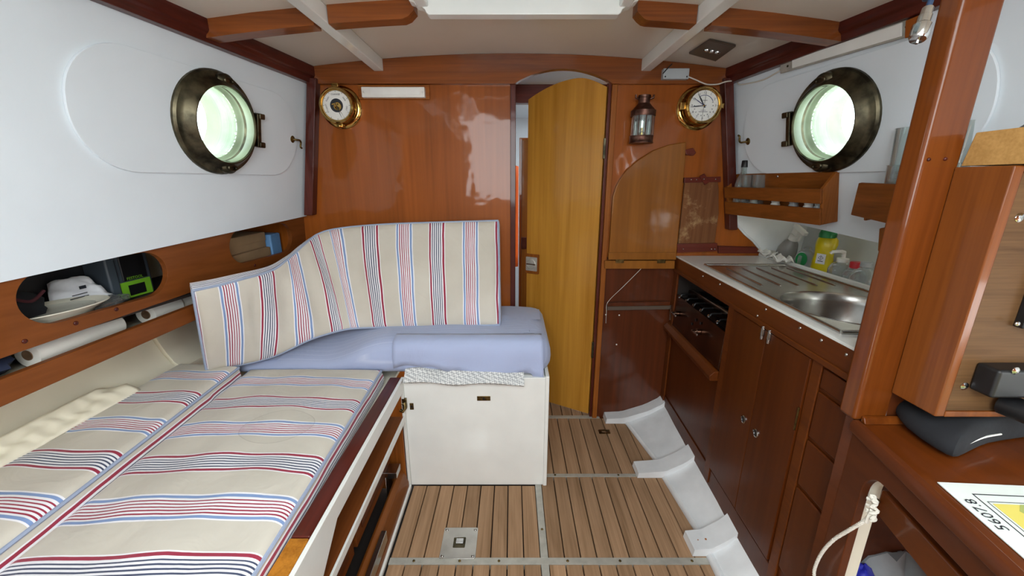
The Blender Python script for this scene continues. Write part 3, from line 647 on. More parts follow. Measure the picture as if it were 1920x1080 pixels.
# ---- mattresses
def cushion(parent, q, z0, z1, uoff, r=.022, crown=.010, uscale=1.0, name='cover', mat='stripe', bu=lambda h: .205+.053*h):
    """q: plan corners (near-left, near-right, far-right, far-left); stripes run across, pattern follows y"""
    q = [Vector((a, b)) for a, b in q]; nu, nv = 36, 56
    def bil(s, t): a = q[0].lerp(q[1], s); b = q[3].lerp(q[2], s); return a.lerp(b, t)
    def ease(k, n): return .5-.5*math.cos(PI*k/n)*(1-.0)
    rows = []; uvs = []
    W = (q[1]-q[0]).length; L = (q[3]-q[0]).length
    for i in range(nu+1):
        row = []
        for j in range(nv+1):
            s, t = ease(i, nu), ease(j, nv); p = bil(s, t)
            d = min(s*W, (1-s)*W, t*L, (1-t)*L); e = min(1, d/r); h = math.sqrt(max(0, 1-(1-e)**2))
            cr = crown*math.sin(PI*s)**.5*math.sin(PI*min(1, t))**.3
            wv = .0035*math.sin(p.x*31+p.y*9)*math.sin(p.y*23-p.x*7)*min(1, d/.05)
            row.append(V3(p.x, p.y, z1-r*.55*(1-h)+cr+wv)); uvs.append((p.y*uscale+uoff+.006*math.sin(p.x*9+p.y*5), p.x))
        rows.append(row)
    k = nv+1; mb = MB().grid(rows, lambda i, j: uvs[i*k+j])
    cov = obj(name, mb, mat, parent, smooth=True)
    per = [rows[i][0] for i in range(nu+1)]+[rows[nu][j] for j in range(1, nv+1)]+[rows[i][nv] for i in range(nu-1, -1, -1)]+[rows[0][j] for j in range(nv-1, 0, -1)]
    cx = sum(p.x for p in per)/len(per); cyy = sum(p.y for p in per)/len(per); n = len(per)
    hs = [1, .8, .5, .2, 0]; bl = [0, .004, .006, .004, 0]
    strip = []
    for hh, bb in zip(hs, bl):
        r_ = []
        for p in per:
            dx, dy = p.x-cx, p.y-cyy; m = max(abs(dx)/(W/2+1e-6), abs(dy)/(L/2)); sx = (1 if dx > 0 else -1) if abs(dx)/(W/2) > .97*m else 0; sy = (1 if dy > 0 else -1) if abs(dy)/(L/2) > .97*m else 0
            r_.append(V3(p.x+bb*sx, p.y+bb*sy, z0+(p.z-z0)*hh))
        strip.append(r_+[r_[0]])
    obj('boxing', MB().grid(strip, lambda i, j: (bu(hs[i]), j*.02)), 'stripe', parent, smooth=True)
    obj('piping', MB().tube([p+V3(0, 0, .001) for p in per], .0046, 6, closed=True), 'piping', parent, smooth=True)
    obj('underside', MB().add(strip[-1][:-1], [tuple(range(n))]), 'piping', parent)
    return cov
UO = .2265
mt = thing('mattress', 'striped berth mattress nearer the cabin floor with a faint ring stain', 'mattress', (-.68, .7, .412), 'striped berth mattresses')
_c = PZ(520, 800, .49); _e = PZ(588, 800, .49); _n = PZ(520, 834, .49)
M['stripe_ring'] = stripes('striped_cotton_stained', (_c.x+.68, _c.y-.7, abs(_e.x-_c.x), abs(_c.y-_n.y)))
cushion(mt, ((-.842, .12), (-.428, .12), (-.462, 1.258), (-.925, 1.262)), .413, .484, UO, mat='stripe_ring')
ml = thing('mattress', 'narrow striped mattress pushed against the hull under the shelf', 'mattress', (-1.06, .7, .412), 'striped berth mattresses')
cushion(ml, ((-1.10, .12), (-.838, .12), (-.922, 1.205), (-1.135, 1.225)), .413, .524, UO+.03, crown=.010, bu=lambda h: .2455+(h-.80)*.10)
# bunched sheet by the hull
rows = []
for i in range(70):
    t = i/69; y = .35+.68*t; r = []
    for k in range(13):
        a = k/12; end = min(1, (1-t)*12); wr_ = .5+.5*math.sin(37*t+5*a)*math.sin(61*t-4*a+1)
        r.append(V3(-1.088-.066*a, y+.008*math.sin(8*a+t*40)*a, .531+(.006+.011*wr_)*math.sin(PI*a)**.6*end+.034*a**3*end+.020*max(0, t-.9)/.1*math.sin(PI*a)))
    rows.append(r)
tag(obj('bunched_sheet', MB().grid(rows), 'cream', smooth=True, solid=.003), 'cream cloth bunched between hull and narrow mattress', 'cloth')
# ================================================================== SETTEE ACROSS THE FRONT
sl = thing('seat_locker', 'white painted seat locker under the blue settee cushion', 'locker', (-.13, 1.47, 0))
obj('front_panel', MB().box(-.384, .122, 1.250, 1.265, 0, .452), 'gloss', sl, bevel=.002)
obj('side_panel', MB().box(.118, .132, 1.244, D-.002, 0, .460), 'gloss', sl, bevel=.003)
obj('top', MB().box(-.384, .117, 1.266, D-.002, .436, .452), 'gloss', sl, bevel=.002)
obj('left_panel', MB().box(-.384, -.372, 1.267, D-.002, 0, .435), 'gloss', sl)
for px, py, w_, h_ in ((907, 747, .024, .009), (772, 762, .007, .013)):
    p = PY(px, py, 1.249); k = obj('brass_catch', MB().box(p.x-w_, p.x+w_, 1.2475, 1.250, p.z-h_, p.z+h_), 'brassdull', sl, bevel=.001)
    obj('keyhole', MB().box(p.x-.003, p.x+.003, 1.2465, 1.2475, p.z-.005, p.z+.005), 'black', k)
p = PY(766, 775, 1.25)
tag(obj('corner_hook', MB().tube([V3(-.392, 1.246, .352), V3(-.380, 1.236, .360), V3(-.378, 1.228, .345), V3(-.386, 1.222, .335), V3(-.396, 1.225, .340)], .006, 8).box(-.392, -.376, 1.238, 1.249, .335, .375), 'brassdull', bevel=.002), 'verdigris hook at the corner of the white seat locker', 'hook')
# seat cushion in its blue sheet
def ringset(outl, rings, zfun):
    cx = sum(p[0] for p in outl)/len(outl); cyy = sum(p[1] for p in outl)/len(outl); n = len(outl); out = []
    for inset, z in rings:
        r = []
        for i, (x, y) in enumerate(outl):
            ax, ay = outl[i-1]; bx, by = outl[(i+1) % n]; t = Vector((bx-ax, by-ay)).normalized(); nn = Vector((t.y, -t.x))
            X, Yy = x-nn.x*inset, y-nn.y*inset; r.append(V3(X, Yy, zfun(X, Yy, z)))
        out.append(r+[r[0]])
    return out
sc_ = thing('seat_cushion', 'settee cushion wrapped in a pale blue cotton sheet', 'cushion', (-.35, 1.45, .452))
x0, x1, y0, y1, rr = -1.04, .142, 1.272, 1.690, .075
out = [(x0+(x1-rr-x0)*i/40, y0) for i in range(40)]+arc(x1-rr, y0+rr, rr, -90, 0, 10)+[(x1, y0+rr+(y1-.02-y0-rr)*i/12) for i in range(1, 12)]+arc(x1-.02, y1-.02, .02, 0, 90, 4)+[(x1-.02-(x1-.02-x0)*i/40, y1) for i in range(1, 41)]
def zsoft(x, y, z):
    k = max(0, min(1, (-.42-x)/.28)); k = k*k*(3-2*k); f = max(0, min(1, (1.50-y)/.22)); k *= .35+.65*f
    top = max(0, (z-.46)/.125)
    return z - .082*k*top + .0035*math.sin(x*19+y*13)*top*top
rg = [(.20, .582), (.15, .583), (.10, .583), (.06, .581), (.035, .575), (.018, .563), (.006, .545), (0, .522), (-.002, .50), (0, .478), (.008, .462), (.03, .460)]
R_ = ringset(out, rg, zsoft)
sh = obj('blue_sheet', MB().grid(R_, lambda i, j: (R_[i][j].x, R_[i][j].y + (0 if i < 6 else -R_[i][j].z*.3))), 'sheet', sc_, smooth=80)
n = len(R_[0])-1; mbt = MB(); mbt.add(R_[0][:n], [tuple(range(n))], [(p.x, p.y) for p in R_[0][:n]]); obj('sheet_middle', mbt, 'sheet', sc_, smooth=True)
# loose front flap of the sheet, hem uneven
rows = []
for i in range(41):
    t = i/40; px = 728+(1012-728)*t; x = -.418+.525*t
    hem = .475 + .018*math.sin(2.2*t*PI+.5) - .030*t**3 - (.012 if t > .9 else 0) + .004*math.sin(t*31)
    r = []
    for k in range(9):
        a = k/8; z = .586*(1-a)+hem*a if a > .35 else None
        if a <= .35: y = 1.33-.050*a/.35; z = .587-.006*(a/.35)**3
        else: b = (a-.35)/.65; y = 1.280-.020*math.sin(min(1, b*2.2)*PI/2)-.006*math.sin(t*17+b*3)*b; z = .581+(hem-.581)*b**1.15
        r.append(V3(x+.012*a*math.sin(t*9), y, z))
    rows.append(r)
obj('sheet_flap', MB().grid(rows, lambda i, j: (rows[i][j].x, .006)), 'sheet', sc_, smooth=80, solid=.003)
# mesh pad between locker and cushion
rows = []
for i in range(29):
    t = i/28; x = -.378+.42*t; r = []
    for k in range(12):
        a = 2*PI*k/12; r.append(V3(x, 1.262+.038*math.cos(a), .466+.004*math.sin(t*11)+(.013+.003*math.sin(t*19))*math.sin(a)-(.018 if math.cos(a) < -.2 else 0)-.008*t))
    rows.append(r+[r[0]])
tag(obj('mesh_pad', MB().grid(rows), 'mesh', smooth=True), 'white woven mesh pad folded under the front of the blue cushion', 'pad')
# back cushion bent round the corner
cols = [((361, 545, 1.075), (387, 693, 1.165)), ((410, 535, 1.125), (425, 688, 1.20)), ((452, 524, 1.18), (462, 681, 1.235)), ((490, 514, 1.24), (492, 674, 1.262)), ((516, 504, 1.29), (520, 665, 1.285)), ((535, 490, 1.34), (548, 652, 1.305)), ((552, 476, 1.39), (580, 637, 1.33)), ((572, 458, 1.45), (610, 627, 1.36)), ((599, 438, 1.52), (645, 618, 1.395)), ((640, 428, 1.565), (672, 615, 1.415)), ((720, 421, 1.575), (735, 613, 1.425)), ((830, 417, 1.58), (835, 611, 1.43)), ((934, 414, 1.58), (937, 609, 1.435))]
tops = [PY(*c[0]) for c in cols]; bots = [PY(*c[1]) for c in cols]
def resample(pts, n):
    acc = [0]
    for a, b in zip(pts, pts[1:]): acc.append(acc[-1]+(b-a).length)
    out = []; 
    for i in range(n+1):
        s = acc[-1]*i/n; k = max(j for j in range(len(acc)-1) if acc[j] <= s+1e-9); f = (s-acc[k])/(acc[k+1]-acc[k])
        p = [pts[max(0, k-1)], pts[k], pts[k+1], pts[min(len(pts)-1, k+2)]]
        out.append(.5*((2*p[1])+(-p[0]+p[2])*f+(2*p[0]-5*p[1]+4*p[2]-p[3])*f*f+(-p[0]+3*p[1]-3*p[2]+p[3])*f**3))
    return out, acc[-1]
def catmull(pts, m):                                            # m points per span so that columns stay matched top to bottom
    out = []
    for k in range(len(pts)-1):
        p = [pts[max(0, k-1)], pts[k], pts[k+1], pts[min(len(pts)-1, k+2)]]
        for i in range(m):
            f = i/m; out.append(.5*((2*p[1])+(-p[0]+p[2])*f+(2*p[0]-5*p[1]+4*p[2]-p[3])*f*f+(-p[0]+3*p[1]-3*p[2]+p[3])*f**3))
    return out+[pts[-1].copy()]
T_, B_ = catmull(tops, 6), catmull(bots, 6); nc = len(T_)
us = [0]
for i in range(1, nc): us.append(us[-1]+(.5*(T_[i]+B_[i])-.5*(T_[i-1]+B_[i-1])).length)
ref = min(range(nc), key=lambda i: abs((lambda p: 960+F*p.x/(p.y*cT-(p.z-CH)*sT))(.5*(T_[i]+B_[i]))-764))
uo = 0
_mx = [(lambda p: 960+F*p.x/(p.y*cT-(p.z-CH)*sT))(.5*(T_[i]+B_[i])) for i in range(nc)]
_kp = [(360, -.905), (434, -.774), (500, -.645), (560, -.516), (612, -.387), (644, -.258), (704, -.129), (764, 0), (822, .129), (884, .258), (945, .387)]
def umap(px):
    px = max(360.5, min(944, px))
    for (a, ua), (b, ub) in zip(_kp, _kp[1:]):
        if a <= px <= b: return ua+(ub-ua)*(px-a)/(b-a)
uc = [umap(v)+.092+.258*6 for v in _mx]
# outward (front) normals, facing the cabin
def fn(i):
    a, b = max(0, i-1), min(nc-1, i+1); t = (.5*(T_[b]+B_[b])-.5*(T_[a]+B_[a])); up = T_[i]-B_[i]; n_ = up.cross(t).normalized()
    return n_ if n_.y < 0 else -n_
Nn = [fn(i) for i in range(nc)]
bk = thing('back_cushion', 'long striped backrest cushion bent round the settee corner', 'cushion', .5*(B_[nc//2]+B_[-1]))
nh = 18; rows = []; uvl = []
for i in range(nc):
    r = []
    for j in range(nh+1):
        t = .5-.5*math.cos(PI*j/nh); p = B_[i].lerp(T_[i], t); d = min(t, 1-t)*.38; e = min(1, d/.03); bul = .010*math.sqrt(max(0, 1-(1-e)**2))+.016*math.sin(PI*t)
        ee = min(1, min(us[i], us[-1]-us[i])/.03); bul *= math.sqrt(max(.0, 1-(1-ee)**2))*.9+.1
        fold = 0
        if .12 < us[i]/us[-1] < .62: fold = .006*math.sin(us[i]*62+t*4)*math.sin(PI*t)
        r.append(p+Nn[i]*(bul+fold)); uvl.append((uc[i], t))
    rows.append(r)
obj('cover', MB().grid(rows, lambda i, j: uvl[i*(nh+1)+j]), 'stripe', bk, smooth=80)
# boxing: back offset of the perimeter; a leaning slab about 9 cm thick
th_ = [(.030+.060*min(1, max(0, (us[i]/us[-1]-.30)/.3))) for i in range(nc)]
def backp(p, i, top): return p-Nn[i]*th_[i]*(1.0)+V3(0, 0, .006 if top else .026)
per = [(rows[i][nh], i, 1) for i in range(nc)]+[(rows[nc-1][j], nc-1, j/nh) for j in range(nh-1, -1, -1)]+[(rows[i][0], i, 0) for i in range(nc-2, -1, -1)]+[(rows[0][j], 0, j/nh) for j in range(1, nh)]
pc = len(per); st = []
for k, bl in ((0, 0), (.3, .005), (.7, .005), (1, 0)):
    r = []
    for p, i, tt in per:
        q = p.lerp(backp(p, i, tt > .5), k); side = V3(0, 0, 1 if tt == 1 else (-1 if tt == 0 else 0)) if tt in (0, 1) else V3(1 if i > 5 else -.5, 0, 0)
        r.append(q+side*bl*(1 if tt != 0 else .3))
    st.append(r+[r[0]])
ks = [0, .3, .7, 1]
obj('boxing', MB().grid(st, lambda i, j: (.190+ks[i]*.075, j*.02)), 'stripe', bk, smooth=70)
backrows = [[backp(rows[i][j], i, j > nh/2) if j in (0, nh) or i in (0, nc-1) else rows[i][j]-Nn[i]*th_[i]+V3(0, 0, .026-.020*j/nh) for j in range(nh+1)] for i in range(nc)]
obj('back', MB().grid(backrows), 'piping', bk, smooth=True)
obj('piping', MB().tube([p for p, i, t in per], .0046, 6, closed=True), 'piping', bk, smooth=True)
# ================================================================== GALLEY
def gq(pl, pts, off, th):                                        # pixel polygon on a plane, extruded towards the cabin
    P_ = [pl.px(*p, off) for p in pts]; return MB().prism(P_, pl.N*th)
gu = lambda y: (y-D)/1.00125
def grect(y0, y1, z0, z1, off, th, pl=GF, r=0):
    u0, u1 = gu(y0), gu(y1); v0, v1 = z0-.80, z1-.80
    return MB().prism([pl.at(a, b, off) for a, b in (rrect(u0, u1, v0, v1, r, 4) if r else ((u0, v0), (u1, v0), (u1, v1), (u0, v1)))], pl.N*th)
gc = thing('galley_cabinet', 'red-brown galley cabinet with cupboard doors, drawers and a cooker opening', 'cabinet', (.80, 1.2, .06))
YE = .680
ho = [GF.at(a, b, 0) for a, b in ((gu(1.196), -.335), (gu(1.688), -.335), (gu(1.688), -.062), (gu(1.196), -.062))]
outer = [GF.at(a, b, 0) for a, b in ((gu(YE), -.74), (gu(D-.003), -.74), (gu(D-.003), -.02), (gu(YE), -.02))]
obj('front_panel', MB().prism(outer, -GF.N*.014, [ho]), 'galley', gc)
obj('edge_trim', grect(YE, D-.003, .738, .800, .0, .010), 'galleyy', gc, bevel=.002)
obj('edge_trim', grect(YE, D-.003, .738, .752, .010, .004), 'galleyy', gc, bevel=.002)
obj('cooker_shelf_rail', MB().prism([GF.at(gu(1.20), a, b) for a, b in ((-.335, 0), (-.335, .030), (-.318, .034), (-.300, .018), (-.300, 0))], GF.U*.485), 'galleyy', gc, bevel=.003)
obj('corner_stile', grect(1.655, D-.003, .06, .735, .0, .008), 'galleyy', gc, bevel=.002)
st_ = obj('stile', grect(1.158, 1.194, .09, .738, .0, .008), 'galleyy', gc, bevel=.002)
obj('stile', grect(.776, .806, .09, .738, .0, .006), 'galleyy', gc, bevel=.002)
for i, (a, b) in enumerate(((.808, .976), (.978, 1.156))):
    dr = obj('door', grect(a, b, .155, .735, .0015, .009), 'galley', gc, bevel=.003)
    yh = .976-.032 if i == 0 else .978+.032
    c0 = GF.at(gu(yh), .445-.80, .0105)
    obj('finger_ring', MB().lathe([(.0125, 0), (.0125, .002), (.009, .003), (.0085, .0005)], c0, GF.N, 20, closed=True), 'chrome', dr, smooth=40)
    obj('finger_hole', MB().lathe([(.0085, .0), (.0085, .0008)], c0, GF.N, 16), 'black', dr)
    c1 = GF.at(gu(.965+.03*i-.005), .722-.80, .013)
    bo = obj('bolt', MB().tube([c1+V3(0, 0, -.016), c1+V3(0, 0, .022)], .0045, 8).obox(c1+V3(0, 0, .005), GF.U*.007, V3(0, 0, .010), GF.N*.003), 'steel', dr, bevel=.001)
    if i == 0: obj('hinge', grect(.806, .811, .55, .61, .010, .003), 'brassdull', dr, bevel=.001)
zs = [.735, .679, .556, .427, .175]
for a, b in zip(zs, zs[1:]):
    obj('drawer', grect(YE, .772, b+.005, a-.005, .0, .006), 'galley', gc, bevel=.004)
obj('bottom_rail', grect(YE, D-.003, .06, .145, .0, .004), 'galley', gc, bevel=.002)
for px, py in ((1318, 518), (1350, 533), (1420, 592), (1436, 580), (1500, 615), (1540, 638), (1587, 665)): screw(gc, GF.px(px, py, .010), GF.N, .0042, 'steel')
# dark box behind the cooker opening
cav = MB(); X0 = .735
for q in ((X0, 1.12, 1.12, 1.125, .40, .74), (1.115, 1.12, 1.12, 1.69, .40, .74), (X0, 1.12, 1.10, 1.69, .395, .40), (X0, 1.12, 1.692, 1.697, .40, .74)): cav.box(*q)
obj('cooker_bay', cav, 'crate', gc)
# ---- worktop
ZT = .806
def back_x(y): return 1.082-.03*(D-y)
SC = Vector((.862, .955)); SR = .148
wt = thing('worktop', 'white laminate worktop with a raised back edge behind the sink', 'worktop', (.9, 1.2, .796))
wp = [V3(GF.x(YE, 0)-.008, YE, ZT-.008), V3(GF.x(D, 0)-.008, D-.004, ZT-.008), V3(back_x(D), D-.004, ZT-.008), V3(back_x(YE), YE, ZT-.008)]
obj('top', MB().prism(wp, (0, 0, .008), [[V3(SC.x+a, SC.y+b, ZT-.008) for a, b in circ(0, 0, SR-.003, 40)]]), 'gloss', wt, bevel=.001)
obj('back_edge', MB().box(-.008, .008, 0, 1, 0, .02) if 0 else MB().hexa([(back_x(YE)-.004, YE, ZT), (back_x(YE)+.010, YE, ZT), (back_x(D)+.010, D-.004, ZT), (back_x(D)-.004, D-.004, ZT)], [(back_x(YE)-.002, YE, ZT+.014), (back_x(YE)+.008, YE, ZT+.014), (back_x(D)+.008, D-.004, ZT+.014), (back_x(D)-.002, D-.004, ZT+.014)]), 'gloss', wt, bevel=.003)
# ---- sink and drainer
sk = thing('sink', 'stainless steel round sink bowl with ribbed drainer', 'sink', (SC.x, 1.1, ZT))
pq = [(.744, 1.485), (1.050, 1.475), (1.030, .782), (.702, .782)]
obj('drainer', MB().prism([V3(a, b, ZT+.0005) for a, b in pq], (0, 0, .0035), [[V3(SC.x+a, SC.y+b, ZT+.0005) for a, b in circ(0, 0, SR, 48)]]), 'steel', sk, bevel=.0015)
for a, b in zip(pq, pq[1:]+pq[:1]): obj('rim', MB().tube([V3(*a, ZT+.004), V3(*b, ZT+.004)], .0045, 8), 'steel', sk, smooth=True)
for i in range(5):
    x = .800+.056*i; obj('rib', MB().tube([V3(x, 1.43, ZT+.0030), V3(x-.004, 1.42, ZT+.0045), V3(x-.026, 1.18, ZT+.0045), V3(x-.027, 1.17, ZT+.0030)], .0030, 8), 'steel', sk, smooth=True)
obj('bowl', MB().lathe([(SR+.004, .0045), (SR, .005), (SR-.004, .0), (SR-.008, -.02), (SR-.014, -.09), (SR-.035, -.118), (.03, -.124), (.0, -.124), (0, -.127), (SR-.033, -.121), (SR-.010, -.09), (SR+.0, -.02), (SR+.004, .003)], V3(SC.x, SC.y, ZT), (0, 0, 1), 56, closed=True), 'steel', sk, smooth=40)
obj('drain', MB().lathe([(.024, 0), (.024, .002), (.018, .003), (.014, .0005), (0, .0005)], V3(SC.x, SC.y, ZT-.123), (0, 0, 1), 24), 'chrome', sk, smooth=40)
# ---- cooker
ck = thing('cooker', 'small tarnished steel gimballed cooker with black grates in the galley front', 'cooker', (.9, 1.43, .49))
cy0, cy1 = 1.205, 1.662; fx = lambda y: GF.x(y, 0)
fq = [GF.at(gu(a), b-.80, c) for a, b, c in ((cy0, .503, .006), (cy1, .492, .006), (cy1, .640, .0), (cy0, .640, .0))]
obj('front', MB().prism(fq, -GF.N*.012), 'cooker', ck, bevel=.003)
obj('body', MB().box(.742, 1.06, cy0+.004, cy1-.004, .49, .625), 'iron', ck)
obj('top_rail', MB().tube([V3(.775, cy0+.02, .664), V3(.785, cy1-.02, .664)], .007, 8), 'steel', ck, smooth=True)
obj('rail_plate', MB().box(.772, .777, cy0+.012, cy1-.012, .628, .664), 'cooker', ck, bevel=.001)
for i in range(7):
    y = cy0+.035+i*.064
    obj('grate_bar', MB().tube([V3(.722, y, .634), V3(.735, y, .650), V3(.765, y, .650), V3(.80, y, .654), V3(1.02, y, .654)], .004, 6), 'iron', ck, smooth=True)
    obj('grate_tip', MB().lathe([(.0045, 0), (.0045, .006), (0, .008)], V3(.728, y, .641), (-1, 0, .6), 8), 'chrome', ck, smooth=True)
obj('grate_bar', MB().tube([V3(.80, cy0+.03, .650), V3(.80, cy1-.03, .650)], .004, 6), 'iron', ck, smooth=True)
for yy in (1.33, 1.54): obj('burner', MB().lathe([(.045, 0), (.045, .014), (.03, .018), (.028, .012), (0, .012)], V3(.90, yy, .626), (0, 0, 1), 20), 'iron', ck, smooth=40)
for px, py in ((1272, 588), (1312, 622)):
    c0 = GF.px(px, py, .004); k = obj('tap', MB().lathe([(.012, 0), (.012, .012), (.008, .016), (.008, .026), (0, .028)], c0, GF.N, 14), 'cooker', ck, smooth=40)
    obj('tap_handle', MB().obox(c0+GF.N*.024-GF.U*.012, GF.U*.026, V3(0, 0, .004), GF.N*.003), 'chrome', k, bevel=.002)
for px, py in ((1304, 600), (1313, 606), (1297, 607)): obj('air_hole', MB().lathe([(.006, 0), (.006, .001)], GF.px(px, py, .0045), GF.N, 12), 'black', ck)
obj('side_rail', MB().tube([GF.px(1258, 572, .012), GF.px(1256, 600, .012)], .004, 6), 'chrome', ck, smooth=True)
p = PX(1289, 517, .80)
tag(obj('white_cloth', MB().lathe([(0, -.02), (.018, -.016), (.022, 0), (.016, .014), (0, .018)], p, (0, 0, 1), 10), 'tissue', smooth=True), 'scrap of white cloth at the back corner above the cooker', 'cloth')
# ---- bottles behind the sink
zb = .775
def lathe_bottle(name, lab, cat, pos, parts, tilt=(0, 0), group=None):
    t = thing(name, lab, cat, pos, group)
    Rm = Matrix.Rotation(tilt[0], 3, 'X') @ Matrix.Rotation(tilt[1], 3, 'Y')
    for nm, prof, mat, sx in parts:
        o = obj(nm, MB().lathe(prof, (0, 0, 0), (0, 0, 1), 28, sx=sx), mat, t, smooth=40, local=True)
    t.rotation_euler = (tilt[0], tilt[1], 0)
    return t
led = obj('back_ledge', MB().box(1.09, 1.25, .68, D-.006, zb-.012, zb), 'recess'); tag(led, 'white ledge behind the worktop where the bottles stand', 'ledge', kind='structure')
def at_x(px, py, x): return PX(px, py, x)
# yellow cleaner: flat bottle with leaning neck
b0 = at_x(1540, 500, 1.15); H0 = .215
yb = thing('cleaner_bottle', 'yellow cream cleaner bottle with green cap behind the sink', 'bottle', V3(b0.x, b0.y, zb))
prof = [(.0, 0, .036), (.02, .002, .040), (.07, 0, .038), (.10, 0, .034), (.12, .0, .036), (.145, .004, .040), (.165, .006, .036), (.178, .004, .026)]
rings = [[V3(o_+r*math.cos(2*PI*k/24)*(.62), -r*1.0*math.sin(2*PI*k/24)-.10*max(0, z-.10)*0, z) for k in range(25)] for z, o_, r in prof]
obj('body', MB().grid(rings).add(rings[0][:-1], [tuple(range(24))]), 'yellow', yb, smooth=True, local=True)
obj('cap', MB().lathe([(.029, .172), (.029, .188), (.024, .202), (.016, .214), (.012, .216), (0, .216)], (0, 0, 0), (0, 0, 1), 20), 'green', yb, smooth=40, local=True)
lb = obj('label', MB().box(-.0262, -.0252, -.024, .010, .062, .105), 'paper', yb, local=True)
obj('hazard_mark', MB().prism([(-.0264, -.007+.010*math.cos(a*PI/2), .088+.010*math.sin(a*PI/2)) for a in range(4)], (-.0004, 0, 0), [[(-.0264, -.007+.008*math.cos(a*PI/2), .088+.008*math.sin(a*PI/2)) for a in range(4)]]), 'ink', lb, local=True)
obj('hazard_bang', MB().box(-.0268, -.0264, -.008, -.006, .086, .093).box(-.0268, -.0264, -.008, -.006, .083, .085), 'ink', lb, local=True)
obj('print_line', MB().box(-.0268, -.0264, -.017, .003, .072, .075), 'ink', lb, local=True)
yb.rotation_euler = (0, 0, .35); yb.scale = (.92, .92, .86)
# grey spray bottle leaning
b0 = at_x(1468, 500, 1.16)
sp = lathe_bottle('spray_bottle', 'leaning grey spray bottle with white trigger head', 'bottle', V3(b0.x, b0.y+.02, zb+.004), [
  ('body', [(0, 0), (.034, .001), (.037, .01), (.036, .07), (.026, .105), (.016, .118), (.015, .122)], 'smokegrey', 1.0),
  ('collar', [(.018, .120), (.018, .140), (.014, .144)], 'whiteplastic', 1.0)], (.42, 0))
obj('trigger_head', MB().box(-.010, .010, -.016, .016, .143, .168).box(-.008, .008, -.050, .025, .166, .182).box(-.004, .004, -.034, -.028, .130, .166), 'whiteplastic', sp, bevel=.003, local=True)
# bottle with green oval label
b0 = at_x(1508, 500, 1.13)
gb = lathe_bottle('washing_up_bottle', 'clear bottle with dark green oval label beside the yellow cleaner', 'bottle', V3(b0.x, b0.y, zb), [
  ('body', [(0, 0), (.030, .001), (.032, .008), (.032, .07), (.026, .085), (.012, .096), (.012, .104), (0, .104)], 'clear2', .8)])
obj('label', MB().prism([(-.027, .021*math.cos(a), .058+.026*math.sin(a)) for a in [2*PI*i/24 for i in range(24)]], (-.001, 0, 0)), 'green', gb, local=True)
gb.rotation_euler = (0, 0, .4)
# clear soap pump
b0 = at_x(1573, 520, 1.13)
pb = lathe_bottle('soap_pump', 'clear soap dispenser with white pump top', 'bottle', V3(b0.x, b0.y, zb), [
  ('body', [(0, 0), (.034, .001), (.036, .008), (.036, .055), (.028, .072), (.017, .080), (0, .080)], 'clear2', 1.0),
  ('collar', [(.017, .078), (.017, .092), (.006, .094), (.005, .110), (0, .110)], 'whiteplastic', 1.0)])
obj('spout', MB().tube([(0, 0, .112), (-.012, -.004, .116), (-.034, .008, .113), (-.038, .010, .106)], .006, 8), 'whiteplastic', pb, smooth=True, local=True)
b0 = at_x(1599, 525, 1.14)
lathe_bottle('red_capped_bottle', 'clear plastic bottle with a bright red cap', 'bottle', V3(b0.x, b0.y, zb), [
  ('body', [(0, 0), (.030, .001), (.032, .01), (.032, .045), (.026, .062), (.015, .070), (0, .070)], 'clear2', 1.0), ('cap', [(.017, .068), (.018, .086), (.016, .089), (0, .089)], 'red', 1.0)])
b0 = at_x(1617, 530, 1.115)
lathe_bottle('drink_bottle', 'round shouldered clear plastic bottle with pale cap next to the post', 'bottle', V3(b0.x, b0.y, zb), [
  ('body', [(0, 0), (.030, .001), (.034, .012), (.037, .04), (.036, .052), (.026, .072), (.014, .082), (.013, .088), (0, .088)], 'clear2', 1.0), ('cap', [(.016, .086), (.016, .100), (.013, .102), (0, .102)], 'greyplastic', 1.0)])
# white rags and filler along the back of the worktop
for i, (px, py) in enumerate(((1437, 475), (1462, 487))):
    b0 = PZ(px, py, .824); rows = [[V3(b0.x-.02+.045*a/6, b0.y-.045+.09*c/6, .822+.016*math.sin(a*1.7+i)*math.cos(c*1.3+i)+.006) for c in range(7)] for a in range(7)]
    tag(obj('rag', MB().grid(rows), 'tissue', smooth=True, solid=.004), ('crumpled white rag at the front corner of the worktop' if i == 0 else 'crumpled white rag below the leaning spray bottle'), 'rag')
# ---- teak rack on the right cabin side
RU = lambda y: (y-D)/math.sqrt(1+.12**2)
def wrect(pl, ya, yb_, za, zb_, off, th, a_=.179):
    def pt(y, z): return V3(pl.x(y, z), y, z)+pl.N*off
    return MB().prism([pt(ya, za), pt(yb_, za), pt(yb_, zb_), pt(ya, zb_)], pl.N*th)
rk = thing('bottle_rack', 'slatted teak rack holding glasses under the right porthole', 'rack', V3(.95, 1.45, 1.0))
obj('back_board', wrect(WR, 1.232, 1.672, 1.003, 1.150, .0002, .010), 'teaky', rk, bevel=.002)
obj('shelf_bottom', wrect(WR, 1.232, 1.672, 1.003, 1.013, .010, .048), 'teaky', rk, bevel=.001)
obj('slat', wrect(WR, 1.222, 1.676, 1.064, 1.108, .052, .008), 'teaky', rk, bevel=.002)
obj('slat', wrect(WR, 1.222, 1.676, 1.000, 1.050, .052, .008), 'teaky', rk, bevel=.002)
obj('end_board', MB().prism([V3(WR.x(1.222, z), 1.222, z)+WR.N*o for z, o in ((1.000, .0003), (1.000, .052), (1.108, .052), (1.150, .010), (1.150, .0003))], (-.001, .012, 0)), 'teakz', rk, bevel=.002)
obj('end_board', MB().prism([V3(WR.x(1.664, z), 1.664, z)+WR.N*o for z, o in ((1.000, .0003), (1.000, .052), (1.108, .052), (1.150, .0003))], (-.001, .012, 0)), 'teakz', rk, bevel=.002)
